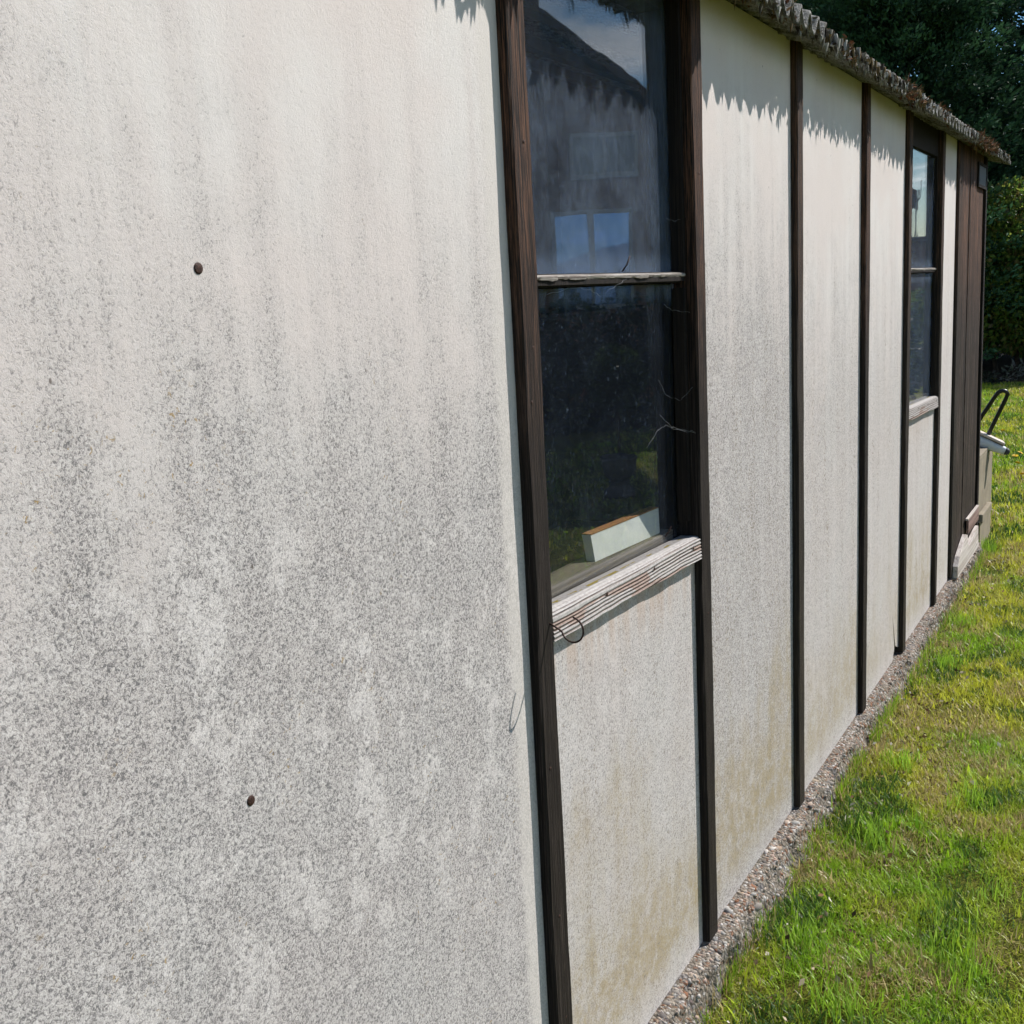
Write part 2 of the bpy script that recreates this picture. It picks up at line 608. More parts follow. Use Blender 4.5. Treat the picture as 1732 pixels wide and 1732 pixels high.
def roof_mat():
    m, t, out = new_mat('lichened_roof_sheet')
    c = t.coord()
    n1 = t.noise(c, 34, 5, 0.65)
    n2 = t.noise(c, 170, 4, 0.7)
    n3 = t.noise(c, 11, 3, 0.5)
    col = t.mix(t.mapr(n1, 0.35, 0.65), (0.10, 0.095, 0.083), (0.27, 0.262, 0.245))
    col = t.mix(t.mapr(n2, 0.52, 0.66, 0, 0.7), col, (0.48, 0.475, 0.455))
    col = t.mix(t.mapr(n2, 0.42, 0.30, 0, 0.8), col, (0.03, 0.026, 0.022))
    col = t.mix(t.mapr(n3, 0.56, 0.66, 0, 0.45), col, (0.15, 0.12, 0.05))
    principled(t, out, col, 0.95, t.bump(t.math('ADD', n2, n1), 0.9, 0.006), 0.1)
    return m


M['roof'] = roof_mat()
M['moss'] = attr_mat('moss', 0.95, 0.1, 0.05)
M['leaf'] = attr_mat('leaf', 0.45, 0.55, 0.4)
M['needle'] = attr_mat('conifer_spray', 0.7, 0.18, 0.2)
M['grass'] = attr_mat('grass_blade', 0.42, 0.42, 0.45)
M['bark'] = plain('bark', (0.05, 0.038, 0.028), 0.95, 0.1, 0, 0.5, 14, 0.8, 0.02)
M['sillwood'] = attr_mat('weathered_sill', 0.9, 0, 0.1, noise=0.35, nscale=220)
M['petal'] = plain('petal_yellow', (0.75, 0.50, 0.02), 0.6)
M['stem'] = plain('stem_green', (0.07, 0.12, 0.03), 0.6)

# ------------------------------------------------------------------ setting: lawn
def lawn_mat():
    m, t, out = new_mat('lawn_soil')
    c = t.coord()
    n1 = t.noise(c, 1.7, 5, 0.6)
    n2 = t.noise(c, 9, 5, 0.65)
    n3 = t.noise(c, 130, 4, 0.7)
    col = t.mix(t.mapr(n1, 0.35, 0.65), (0.15, 0.20, 0.022), (0.26, 0.26, 0.036))
    col = t.mix(t.mapr(n2, 0.55, 0.70, 0, 0.75), col, (0.19, 0.145, 0.055))
    col = t.mix(t.mapr(n2, 0.42, 0.30, 0, 0.7), col, (0.035, 0.055, 0.012))
    col = t.mix(t.mapr(n3, 0.60, 0.40, 0, 0.75), col, (0.03, 0.028, 0.012))
    principled(t, out, col, 0.95, t.bump(t.math('ADD', n3, n2), 1.0, 0.03), 0.1)
    return m


LZ = -0.09


def lawn_h(x, y):
    return LZ + 0.018 * (fbm(x * 1.1, y * 1.1, 5) - 0.5) + 0.02 * (fbm(x * 4.0, y * 4.0, 9, 3) - 0.5)


gx = np.concatenate([np.linspace(-300, -6, 14), np.arange(-5, 22, 0.12), np.linspace(23, 900, 30)])
gy = np.concatenate([np.linspace(-500, -14, 14), np.arange(-13, 6, 0.12), np.linspace(7, 500, 20)])
GX, GY = np.meshgrid(gx, gy)
GZ = lawn_h(GX, GY)
GZ = np.where((GY > 0.02) & (GX < 6.6), -0.16, GZ)
gv = np.stack([GX.ravel(), GY.ravel(), GZ.ravel()], 1)
nx, ny = len(gx), len(gy)
ii = (np.arange(ny - 1)[:, None] * nx + np.arange(nx - 1)[None]).ravel()
gf = np.stack([ii, ii + 1, ii + nx + 1, ii + nx], 1)
lawn = link('lawn', raw_mesh('lawn', gv, gf.ravel(), np.full(len(gf), 4)), lawn_mat(), None, True)
tag(lawn, kind='structure')

# ------------------------------------------------------------------ the shed
shed = empty('garden_shed', (0, 0, 0))
tag(shed, 'long cream cement board shed with dark timber posts and corrugated roof', 'shed')
PY = 0.018            # panel face
GYP = 0.050           # glass face
X0, X1 = -0.80, 6.63
TOP = 2.135

posts = [(-0.775, -0.72), (-0.012, 0.043), (1.483, 1.538), (2.229, 2.286), (2.990, 3.046), (3.793, 3.851), (4.510, 4.568), (5.255, 5.313)]
post_objs = []
for i, (a, b) in enumerate(posts):
    o = board('post', a, b, 0.0, 0.075, 0.004, TOP, M['wood_a'] if i in (2, 3, 5) else M['wood_b'], shed, amp=0.0014, seed=i)
    post_objs.append(o)


def panel(name, x0, x1, z0, z1, mat, poly=None, y=PY):
    """one cement board with thickness; poly overrides the outline"""
    if poly is None:
        poly = [(x0, z0), (x1, z0), (x1, z1), (x0, z1)]
    n = len(poly)
    V = [(px, y, pz) for px, pz in poly] + [(px, y + 0.007, pz) for px, pz in poly]
    Fc = [tuple(range(n)), tuple(reversed(range(n, 2 * n)))]
    for k in range(n):
        a, b = k, (k + 1) % n
        Fc.append((b, a, a + n, b + n))
    return link(name, pymesh(name, V, Fc), mat, shed)


mA = cement_mat('cement_board_a', (0, 0, 0), 1.0, 1.0, 0.0, 0.0, edge=1.483)
mB = cement_mat('cement_board_b', (4.3, 0, 1.1), 0.80, 0.6, 0.66, 0.6)
mC = cement_mat('cement_board_c', (7.7, 0, 0.3), 0.98, 0.4, 0.65, 0.0, dz=0.1)
mD = cement_mat('cement_board_d', (1.9, 0, 3.4), 0.80, 0.3, 0.50, 0.0, dz=-0.05)
mE = cement_mat('cement_board_e', (9.2, 0, 5.9), 0.72, 0.2, 0.40, 0.0, dz=-0.1)
mF = cement_mat('cement_board_f', (2.6, 0, 8.8), 0.66, 0.2, 0.60, 0.3, dz=-0.1)
mG = cement_mat('cement_board_g', (6.1, 0, 7.3), 0.5, 0.0, 0.25, 0.0, dz=-0.2)
pA = panel('wall_panel', 0.0432, 1.4828, 0.002, TOP, mA)
panel('wall_panel', -0.7198, -0.0122, 0.002, TOP, mC)
pB = panel('wall_panel', 1.5382, 2.2288, 0.002, 0.945, mB)
panel('wall_panel', 2.2862, 2.9898, 0.002, TOP, mC)
panel('wall_panel', 3.0462, 3.7928, 0.002, TOP, mD)
panel('wall_panel', 3.8512, 4.5098, 0.002, TOP, mE,
      [(3.8512, 0.002), (4.395, 0.002), (4.43, 0.045), (4.385, 0.20), (4.452, 0.05), (4.50, 0.03), (4.5098, 0.03), (4.5098, TOP), (3.8512, TOP)])
panel('wall_panel', 4.5682, 5.2548, 0.002, 0.945, mF)
panel('wall_panel', 5.3132, 5.735, 0.002, TOP, mG)

# fixing nails, rusty domed heads
def nail(x, y, z, r, parent):
    V, Fc = [], []
    seg = 14
    prof = [(1.0, 0.0), (0.97, -0.12), (0.75, -0.22), (0.35, -0.27)]
    for pr, d in prof:
        for k in range(seg):
            a = 2 * math.pi * k / seg
            V.append((x + r * pr * math.cos(a), y + d * r, z + r * pr * math.sin(a)))
    for i in range(len(prof) - 1):
        for k in range(seg):
            Fc.append((i * seg + k, i * seg + (k + 1) % seg, (i + 1) * seg + (k + 1) % seg, (i + 1) * seg + k))
    Fc.append(tuple((len(prof) - 1) * seg + k for k in range(seg)))
    return link('nail', pymesh('nail', V, Fc), M['rust'], parent, True)


nail(0.844, PY, 1.564, 0.0062, pA)
nail(0.839, PY, 0.977, 0.0062, pA)
nail(1.557, PY, 0.905, 0.0035, pB)
nail(1.513, 0.0, 1.44, 0.003, post_objs[2])
nail(1.508, 0.0, 0.47, 0.003, post_objs[2])
nail(3.03, 0.0, 1.02, 0.003, post_objs[4])

for k, (a, b) in enumerate(posts[1:]):
    for zz in (0.22, 0.78, 1.30, 1.83):
        nail((a + b) / 2 + random.uniform(-0.012, 0.012), -0.0003, zz + random.uniform(-0.09, 0.09), 0.0027, post_objs[k + 1])

# wire hook screwed to the post beside the window
hk = [(1.524, 0.002, 0.990), (1.525, -0.010, 0.984)]
for k in range(15):
    a = R(-15 - k * 17.5)
    hk.append((1.527 - 0.004 * k / 14, -0.040 + 0.022 * math.cos(a) * 0.95, 0.983 + 0.022 * math.sin(a)))
tube('hook', hk, 0.0016, M['rust'], post_objs[2], 8)

# ---- windows
def sill_mesh(name, x0, x1, zl, zr, parent, seed=0, hgt=0.072):
    """weathered sill with eroded grain as real relief"""
    nu, nv = 260, 84
    u = np.linspace(0, 1, nu)
    v = np.linspace(0, 1, nv)
    U, Vv = np.meshgrid(u, v)
    X = x0 + (x1 - x0) * U
    # profile: v 0..0.62 front face (bottom to top), 0.62..1 sloping top back to the glass
    f = np.clip(Vv / 0.62, 0, 1)
    b = np.clip((Vv - 0.62) / 0.38, 0, 1)
    zb = zl + (zr - zl) * U
    Y = -0.0005 + 0.003 * f + 0.046 * b
    Z = zb + hgt * 0.70 * f - 0.001 * b
    # rounded arris
    rr = np.exp(-((Vv - 0.62) / 0.05) ** 2)
    Y += 0.004 * rr
    Z -= 0.003 * rr
    wavy = 0.015 * np.sin(U * 5.2 + seed) + 0.030 * (fbm(U * 3.0 + seed, Vv * 0.6, 3 + seed) - 0.5) * 2 + 0.006 * np.sin(U * 13 + 1)
    wavy = wavy - 0.05 * U
    ph = (Vv * 1.0 + wavy * 1.3)
    ring = np.sin(ph * 2 * math.pi * 11.0 + 9.0 * (fbm(ph * 5, U * 0.7, 8 + seed) - 0.5)) * (0.45 + 0.9 * fbm(ph * 9, U * 1.5, 14 + seed, 2))
    fine = fbm(U * 9, Vv * 90, 4 + seed, 3) - 0.5
    depth = np.clip(0.66 + 0.62 * ring + 0.9 * fine, 0, 1)
    depth = np.where(Vv > 0.45, 1 - (1 - depth) * np.clip(1.25 - (Vv - 0.45) * 3.2, 0.25, 1), depth)
    amp = 0.0026 * np.where(Vv < 0.62, 1.0, 0.45)
    d = (depth - 1) * amp
    Y2 = Y - d * np.where(Vv < 0.62, 1.0, 0.3)
    Z2 = Z + d * np.where(Vv < 0.62, 0.1, 1.0)
    lip = 0.004 * (fbm(U * 7, U * 0 + 2, 6 + seed) - 0.5)
    Z2 += lip * (1 - f)
    P = np.stack([X, Y2, Z2], -1).reshape(-1, 3)
    c_hi = np.array([0.47, 0.445, 0.425])
    c_lo = np.array([0.17, 0.125, 0.105])
    t = np.clip(depth * 1.15, 0, 1)[..., None]
    c = c_lo * (1 - t) + c_hi * t
    br = (fbm(U * 4 + 7, Vv * 3, 12 + seed) > 0.58)[..., None] & (Vv < 0.4)[..., None]
    c = np.where(br, c * np.array([0.80, 0.66, 0.60]), c)
    mo = ((np.abs(Vv - 0.86) < 0.03) & (fbm(U * 16, Vv * 10, 21 + seed) > 0.60))[..., None]
    c = np.where(mo, np.array([0.19, 0.15, 0.03]), c)
    gr = (Vv > 0.80)[..., None]
    c = np.where(gr & ~mo, c * 0.55, c)
    # back/bottom closure
    nP = len(P)
    bot = np.stack([X[0], np.full(nu, 0.048), zb[0] + 0.004], -1)
    bk = np.stack([X[0], np.full(nu, 0.048), Z2[-1]], -1)
    P = np.concatenate([P, bot, bk])
    C = np.concatenate([c.reshape(-1, 3), np.tile(c_lo, (nu, 1)), np.tile(c_lo, (nu, 1))])
    ii = (np.arange(nv - 1)[:, None] * nu + np.arange(nu - 1)[None]).ravel()
    q = [np.stack([ii, ii + 1, ii + nu + 1, ii + nu], 1)]
    k = np.arange(nu - 1)
    q.append(np.stack([nP + k, nP + k + 1, k + 1, k], 1))
    top = (nv - 1) * nu
    q.append(np.stack([top + k, top + k + 1, nP + nu + k + 1, nP + nu + k], 1))
    q = np.concatenate(q)
    me = raw_mesh(name, P, q.ravel(), np.full(len(q), 4), C)
    o = link(name, me, M['sillwood'], parent, True)
    # end grain caps
    return o


def window(x0, x1, zt, seed, gup, glo, gy=GYP):
    """frame part with panes, transom and sill as sub-parts; x0/x1 are the post faces"""
    fr = boxes('window', [
        (x0 + 0.001, x0 + 0.020, gy + 0.006, gy + 0.055, 0.985, zt),
        (x1 - 0.020, x1 - 0.001, gy + 0.006, gy + 0.055, 0.985, zt),
        (x0 + 0.0205, x1 - 0.0205, gy + 0.006, gy + 0.055, zt - 0.03, zt),
        (x0 + 0.001, x1 - 0.001, 0.022, 0.085, zt + 0.001, TOP - 0.001),
        (x1 - 0.012, x1 - 0.0012, 0.022, gy - 0.002, 1.552, zt - 0.001),
        (x1 - 0.014, x1 - 0.0012, 0.023, gy - 0.002, 1.02, 1.520),
    ], M['wood_dark'], shed)
    nu = 90
    V, Fc = [], []
    # transom: a thin weathered lip over a bar darkened for its underside shade
    xs = np.linspace(x0 + 0.001, x1 - 0.008, nu)
    for x in xs:
        j = 0.0015 * float(wob(np.array(x), 3 + seed, 9)) + 0.001 * float(wob(np.array(x), 1 + seed, 31))
        V += [(x, 0.0215 + j, 1.550 + j * .6), (x, 0.0200 + j, 1.5475), (x, 0.0207 + j, 1.5435 + j * 1.4), (x, 0.0235, 1.5425), (x, 0.0295, 1.5428), (x, 0.0295, 1.5515)]
    for i in range(nu - 1):
        for k in range(6):
            a = i * 6 + k
            b = i * 6 + (k + 1) % 6
            Fc.append((b, a, a + 6, b + 6))
    Fc += [tuple(range(6)), tuple(reversed([(nu - 1) * 6 + k for k in range(6)]))]
    tb = boxes('transom', [(x0 + 0.001, x1 - 0.008, 0.0298, gy - 0.0008, 1.531, 1.5528), (x0 + 0.001, x1 - 0.008, 0.0225, 0.0294, 1.534, 1.5422)], M['wood_dark'], fr)
    link('transom_lip', pymesh('transom_lip', V, Fc), M['transom'], fr)
    box('pane', x0 + 0.0005, x1 - 0.0005, gy, gy + 0.004, 1.5535, zt - 0.001, gup, fr)
    box('pane', x0 + 0.0005, x1 - 0.0005, gy, gy + 0.004, 0.987, 1.5295, glo, fr)
    sill_mesh('sill', x0 - 0.0003, x1 + 0.0003, 0.954, 0.935, fr, seed)
    for fx, fz in ((0.30, 0.70), (0.62, 0.70), (0.93, 0.72)):
        xx = x0 + (x1 - x0) * fx
        nail(xx, 0.0008, 0.954 - 0.019 * fx + 0.033, 0.0040, fr)
    # inner rail behind the glass
    box('inner_rail', x0 + 0.0205, x1 - 0.0205, gy + 0.007, gy + 0.085, 0.94, 1.002, M['inside'], fr, 0.003)
    return fr


M['transom'] = wood_mat('weathered_transom', (0.09, 0.07, 0.06), (0.32, 0.29, 0.26), (0.55, 0.52, 0.49), off=(2, 5, 1), axis='x', grain=220, lightness=0.6)
g1 = glass_mat('dusty_glass_upper', (0, 0, 0), 0.008, 0.155, low=1.555)
g2 = glass_mat('dusty_glass_lower', (2, 1, 4), 0.002, 0.022, top=1.53)
g3 = glass_mat('dusty_glass_upper_far', (5, 2, 1), 0.01, 0.11, low=1.555)
g4 = glass_mat('dusty_glass_lower_far', (8, 3, 2), 0.02, 0.10, top=1.53)
w1 = window(1.5385, 2.2285, 2.10, 0, g1, g2)
w2 = window(4.5685, 5.2545, 2.02, 1, g3, g4, 0.034)

# cobwebs strung across the window recess
M['web'] = plain('cobweb_thread', (0.55, 0.56, 0.58), 0.6, 0.3)
for pts in (
    [(2.2275, 0.012, 1.31), (2.20, 0.03, 1.285), (2.16, 0.046, 1.30), (2.13, 0.049, 1.335)],
    [(2.2275, 0.010, 1.215), (2.19, 0.03, 1.225), (2.15, 0.045, 1.238), (2.12, 0.049, 1.232), (2.06, 0.049, 1.205)],
    [(2.2275, 0.008, 1.212), (2.17, 0.035, 1.228), (2.13, 0.049, 1.262)],
    [(2.2275, 0.02, 1.665), (2.205, 0.035, 1.655), (2.19, 0.048, 1.662)],
    [(2.2275, 0.015, 1.468), (2.19, 0.04, 1.475), (2.17, 0.049, 1.487)],
    [(1.66, 0.049, 1.52), (1.74, 0.04, 1.530), (1.80, 0.035, 1.523), (1.86, 0.046, 1.512)],
    [(1.93, 0.02, 1.545), (1.88, 0.012, 1.535), (1.84, 0.02, 1.522)],
    [(3.795, 0.0, 1.99), (3.83, -0.012, 1.97), (3.90, -0.02, 1.985), (3.98, 0.016, 2.02)],
    [(3.80, -0.001, 1.965), (3.84, -0.012, 1.968), (3.87, -0.015, 1.972), (3.94, 0.016, 1.995)],
):
    q = []
    for a, b in zip(pts[:-1], pts[1:]):
        for k in range(5):
            f = k / 5
            q.append([a[i] * (1 - f) + b[i] * f for i in range(3)])
    q.append(pts[-1])
    q = [(p[0], p[1], p[2] + 0.0015 * math.sin(i * 2.1)) for i, p in enumerate(q)]
    tube('cobweb', q, 0.00011, M['web'], w1 if pts[0][0] < 3 else post_objs[5], 4)
tube('wire_pin', [(1.962, 0.047, 1.556), (1.968, 0.040, 1.568), (1.974, 0.036, 1.584)], 0.0014, M['rust'], w1, 6)
tube('wire_pin', [(2.12, 0.040, 1.005), (2.127, 0.034, 1.016), (2.13, 0.030, 1.026)], 0.0014, M['rust'], w1, 6)

# ---- door of upright planks at the far end
door = box('door', 5.742, 6.60, 0.030, 0.045, 0.02, TOP, M['wood_dark'], shed)
px = 5.745
for k, wd in enumerate((0.100, 0.236, 0.240, 0.248)):
    board('plank', px, px + wd, 0.004 + 0.003 * (k % 2), 0.0295, 0.10 if k > 1 else 0.01, TOP - 0.006, M['wood_b'] if k == 0 else M['door'], door, amp=0.001, ch=0.006, seed=k + 2)
    px += wd + 0.003
board('corner_post', 6.604, 6.655, -0.004, 0.075, 0.003, TOP, M['wood_dark'], shed, seed=4)
M['galv'] = plain('galvanised_strip', (0.26, 0.27, 0.26), 0.5, 0.5, 0.3)
box('edge_strip', 6.656, 6.664, 0.006, 0.05, 0.40, 1.99, M['galv'], shed, 0.001)
M['dgl'] = plain('shaded_door_glass', (0.022, 0.025, 0.028), 0.5, 0.25, 0, 0.3, 30, 0.1)  # pane colour darkened to stand for shadow at the door top
box('door_light', 6.33, 6.595, -0.003, 0.003, 1.97, 2.065, M['dgl'], door, 0.001)
boxes('light_frame', [(6.31, 6.33, -0.006, 0.004, 1.955, 2.08), (6.3305, 6.60, -0.006, 0.004, 1.955, 1.9695), (6.3305, 6.60, -0.006, 0.004, 2.0655, 2.08)], M['wood_dark'], door)

# weather board broken away at the foot of the door
M['palewood'] = wood_mat('pale_painted_board', (0.34, 0.28, 0.25), (0.55, 0.50, 0.46), (0.66, 0.63, 0.6), axis='x', grain=80)
poly = [(5.80, 0.0), (6.56, 0.0), (6.575, 0.115), (6.45, 0.108), (6.34, 0.095), (6.20, 0.085), (6.17, 0.088), (6.16, 0.150), (6.10, 0.165), (5.98, 0.135), (5.86, 0.10), (5.80, 0.06)]
n = len(poly)
kick = link('kick_board', pymesh('kick_board', [(a, -0.022 + 0.006 * (b > .1), b) for a, b in poly] + [(a, 0.002, b) for a, b in poly],
            [tuple(range(n)), tuple(reversed(range(n, 2 * n)))] + [((k + 1) % n, k, k + n, (k + 1) % n + n) for k in range(n)]), M['palewood'], door)
M['pinkwood'] = wood_mat('torn_timber', (0.14, 0.09, 0.08), (0.27, 0.18, 0.16), (0.4, 0.32, 0.3), axis='x', grain=90)
box('torn_batten', 6.19, 6.58, -0.016, -0.004, 0.150, 0.225, M['pinkwood'], door, 0.002)
box('torn_batten', 6.16, 6.57, -0.017, -0.003, 0.226, 0.236, M['palewood'], door, 0.002)

# ---- rest of the carcass
for xa, xb, ya in ((6.610, 6.640, 0.0765), (X0, X0 + 0.024, 0.0)):
    pr_ = [(ya, 0.0), (2.60, 0.0), (2.60, 2.912), (ya, 2.128 + 0.30 * (ya + 0.082) - 0.024)]
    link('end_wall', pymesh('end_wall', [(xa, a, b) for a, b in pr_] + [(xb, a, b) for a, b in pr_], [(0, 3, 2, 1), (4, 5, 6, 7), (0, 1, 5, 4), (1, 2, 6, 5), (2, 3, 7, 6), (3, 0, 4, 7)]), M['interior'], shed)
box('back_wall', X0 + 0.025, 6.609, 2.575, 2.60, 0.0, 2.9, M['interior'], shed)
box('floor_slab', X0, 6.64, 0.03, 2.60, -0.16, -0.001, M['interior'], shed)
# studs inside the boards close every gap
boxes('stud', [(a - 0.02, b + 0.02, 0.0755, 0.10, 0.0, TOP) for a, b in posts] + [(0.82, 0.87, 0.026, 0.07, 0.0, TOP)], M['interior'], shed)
boxes('dark_backing', [(3.852, 4.509, 0.028, 0.034, 0.0, 0.9)], M['interior'], shed)  # near-black sheet behind the broken board corner, standing for the unlit inside

# ---- roof
roof = boxes('roof', [(X0, 6.64, 0.026, 0.0745, TOP + 0.0005, TOP + 0.018)] + [(X0, 6.72, y, y + 0.05, TOP + 0.30 * (y + 0.02) - 0.055, TOP + 0.30 * (y + 0.02) - 0.008) for y in (0.7, 1.4, 2.1)], M['wood_dark'], shed)
PITCH, AMP, SLOPE, EY = 0.0745, 0.0205, 0.30, -0.082
EZ = 2.128


def roof_z(x, y, dz=0.0):
    return EZ + dz + SLOPE * (y - EY) + AMP * np.sin(2 * math.pi * x / PITCH)


edges = [-0.95, 0.02, 0.97, 1.93, 2.88, 3.42, 4.37, 5.33, 6.16, 6.93]
for si, (xa, xb) in enumerate(zip(edges[:-1], edges[1:])):
    dz = 0.004 * (si % 2) + rng.uniform(-.003, .003) - (0.010 if xa < 1.5 else 0.0)
    ey = EY + rng.uniform(-0.010, 0.008)
    xb2 = xb + (0.055 if si < len(edges) - 2 else 0)
    xs = np.arange(xa, xb2, PITCH / 14)
    ys = np.array([0.0, 0.03, 0.10, 0.30, 1.0, 2.78])
    nx_, ny_ = len(xs), len(ys)
    jag = 0.006 * (fbm(xs * 40, xs * 0, 30 + si, 3) - 0.5)
    crust = 0.0075 + 0.010 * fbm(xs * 55, xs * 0 + 3, 50 + si, 3) ** 1.5
    T = np.zeros((ny_, nx_, 3))
    for j, yy in enumerate(ys):
        T[j, :, 0] = xs
        T[j, :, 1] = ey + yy + (jag if j == 0 else 0)
        T[j, :, 2] = roof_z(xs, T[j, :, 1], dz)
    B = T.copy()
    B[..., 2] -= 0.0065
    B[0, :, 2] = T[0, :, 2] - crust
    T[0, :, 2] -= 0.0015
    V = np.concatenate([T.reshape(-1, 3), B.reshape(-1, 3)])
    o_ = nx_ * ny_
    ii = (np.arange(ny_ - 1)[:, None] * nx_ + np.arange(nx_ - 1)[None]).ravel()
    q = [np.stack([ii, ii + 1, ii + nx_ + 1, ii + nx_], 1), np.stack([o_ + ii, o_ + ii + nx_, o_ + ii + nx_ + 1, o_ + ii + 1], 1)]
    k = np.arange(nx_ - 1)
    q.append(np.stack([o_ + k, o_ + k + 1, k + 1, k], 1))
    k = np.arange(ny_ - 1) * nx_
    q.append(np.stack([k, k + nx_, o_ + k + nx_, o_ + k], 1))
    q.append(np.stack([nx_ - 1 + k, o_ + nx_ - 1 + k, o_ + nx_ - 1 + k + nx_, nx_ - 1 + k + nx_], 1))
    q = np.concatenate(q)
    link('roof_sheet', raw_mesh('roof_sheet', V, q.ravel(), np.full(len(q), 4)), M['roof'], roof, True)

# lichen and rotted moss hanging from the sheet ends, and cushions on top
V, Fl, Sz, Cc = [], [], [], []


def drip(x, y, z, ln, r, lean, col):
    o = len(V)
    k = 5
    for j, (f, rr) in enumerate(((0.0, 1.0), (0.35, 0.85), (0.7, 0.5))):
        for a in range(k):
            an = 2 * math.pi * a / k + j * 0.4
            q = r * rr * random.uniform(0.6, 1.3)
            V.append((x + math.cos(an) * q + lean[0] * f * ln, y + math.sin(an) * q * 0.8 + lean[1] * f * ln, z + 0.006 - f * ln))
            s = random.uniform(0.6, 1.25)
            Cc.append([c * s for c in col])
    V.append((x + lean[0] * ln, y + lean[1] * ln, z - ln))
    Cc.append(col)
    for j in range(2):
        for a in range(k):
            Fl.extend((o + j * k + a, o + j * k + (a + 1) % k, o + (j + 1) * k + (a + 1) % k, o + (j + 1) * k + a))
            Sz.append(4)
    for a in range(k):
        Fl.extend((o + 2 * k + a, o + 2 * k + (a + 1) % k, o + 3 * k))
        Sz.append(3)


for i in range(1500):
    x = random.uniform(-0.9, 6.9)
    ph = (x / PITCH) % 1.0
    low = abs(ph - 0.75) < 0.28
    z = float(roof_z(np.array(x), EY)) - 0.008 - (0.010 if x < 1.93 else 0.0)
    big = random.random() < 0.10
    near = x < 2.4
    ln = random.uniform(0.012, 0.034) if big else random.uniform(0.004, 0.014)
    if x > 4.4:
        ln *= 0.6
    if near and random.random() < 0.10:
        ln = random.uniform(0.03, 0.06)
    crest = max(0.0, math.sin(2 * math.pi * ph))
    if not big:
        ln += crest * AMP * random.uniform(0.9, 2.0)
    c = random.choice([(0.20, 0.19, 0.17), (0.33, 0.33, 0.31), (0.10, 0.09, 0.07), (0.05, 0.042, 0.035), (0.15, 0.11, 0.06)])
    drip(x, EY + random.uniform(-0.007, 0.012), z, ln, random.uniform(0.004, 0.010), (random.uniform(-.3, .3), random.uniform(-.2, .25)), c)
for spot, sc in ((2.02, 0.6), (2.35, 0.7), (2.62, 0.7), (4.05, 1.0), (4.25, 0.8), (4.70, 0.9), (4.78, 0.7), (5.72, 0.9), (5.86, 1.2), (5.98, 1.3), (6.10, 1.2), (6.24, 1.0), (6.36, 0.7), (0.6, 1.0), (1.2, 0.8), (3.2, 0.5), (5.4, 0.4)):
    for i in range(int(150 * sc)):
        x = spot + random.gauss(0, 0.032)
        y = EY + abs(random.gauss(0, 0.03)) - 0.006
        z = float(roof_z(np.array(x), y)) + random.uniform(-0.01, 0.006)
        o = len(V)
        d = Vector((random.gauss(0, 1), random.gauss(-0.4, 1), random.gauss(0.3, 0.8))).normalized() * random.uniform(0.012, 0.032) * min(1.2, sc + 0.2)
        s = d.cross(Vector((random.gauss(0, 1), random.gauss(0, 1), random.gauss(0, 1)))).normalized() * random.uniform(0.002, 0.005)
        p = Vector((x, y, z))
        V += [tuple(p - s), tuple(p + s), tuple(p + d * 0.6 + s * 0.7 + Vector((0, 0, .003))), tuple(p + d)]
        c = random.choice([(0.17, 0.075, 0.04), (0.12, 0.06, 0.035), (0.09, 0.065, 0.03), (0.24, 0.15, 0.09), (0.06, 0.05, 0.025)])
        Cc += [c] * 4
        Fl.extend((o, o + 1, o + 2, o + 3))
        Sz.append(4)
moss = link('moss', raw_mesh('moss', V, Fl, Sz, np.array(Cc)), M['moss'], roof)
moss['kind'] = 'stuff'

# ---- flinty concrete plinth under the boards
xs = np.arange(X0, 6.70, 0.011)
sec = [(0.030, 0.000), (0.012, -0.001), (-0.004, -0.003), (-0.014, -0.008), (-0.022, -0.017), (-0.025, -0.030), (-0.028, -0.046), (-0.031, -0.064), (-0.036, -0.082), (-0.044, -0.105), (-0.055, -0.14)]
nx_, ns = len(xs), len(sec)
P = np.zeros((ns, nx_, 3))
for j, (yy, zz) in enumerate(sec):
    nn = fbm(xs * 60, xs * 0 + j * 1.7, 70, 3) - 0.5
    n2 = fbm(xs * 9, xs * 0 + j * 0.25, 77, 3) - 0.5
    k = 0.0 if j < 1 else min(1.0, j / 3)
    P[j, :, 0] = xs
    P[j, :, 1] = yy - k * (0.024 * nn + 0.050 * n2)
    P[j, :, 2] = zz + (0.010 * nn if 1 < j else 0) * k + 0.022 * n2 * k * (j > 2)
ii = (np.arange(ns - 1)[:, None] * nx_ + np.arange(nx_ - 1)[None]).ravel()
q = np.stack([ii, ii + nx_, ii + nx_ + 1, ii + 1], 1)
plinth = link('plinth', raw_mesh('plinth', P.reshape(-1, 3), q.ravel(), np.full(len(q), 4)), M['rock'], shed)

# pebbles: a dozen shared shapes; the largest as single pieces, the rest joined
peb_cols = [(0.50, 0.43, 0.37), (0.40, 0.29, 0.21), (0.26, 0.12, 0.065), (0.42, 0.40, 0.37), (0.27, 0.24, 0.21), (0.60, 0.55, 0.50), (0.33, 0.27, 0.20), (0.52, 0.38, 0.31), (0.16, 0.14, 0.13), (0.46, 0.37, 0.30)]


def pebble_arrays(r, seed):
    bm = bmesh.new()
    bmesh.ops.create_icosphere(bm, subdivisions=1, radius=1.0)
    rr = random.Random(seed)
    s = (rr.uniform(0.8, 1.5), rr.uniform(0.55, 1.0), rr.uniform(0.4, 0.8))
    v = np.array([[p.co.x * s[0], p.co.y * s[1], p.co.z * s[2]] for p in bm.verts]) * r
    v *= np.array([[rr.uniform(0.78, 1.15)] for _ in bm.verts])
    f = np.array([[p.index for p in fc.verts] for fc in bm.faces])
    bm.free()
    return v, f


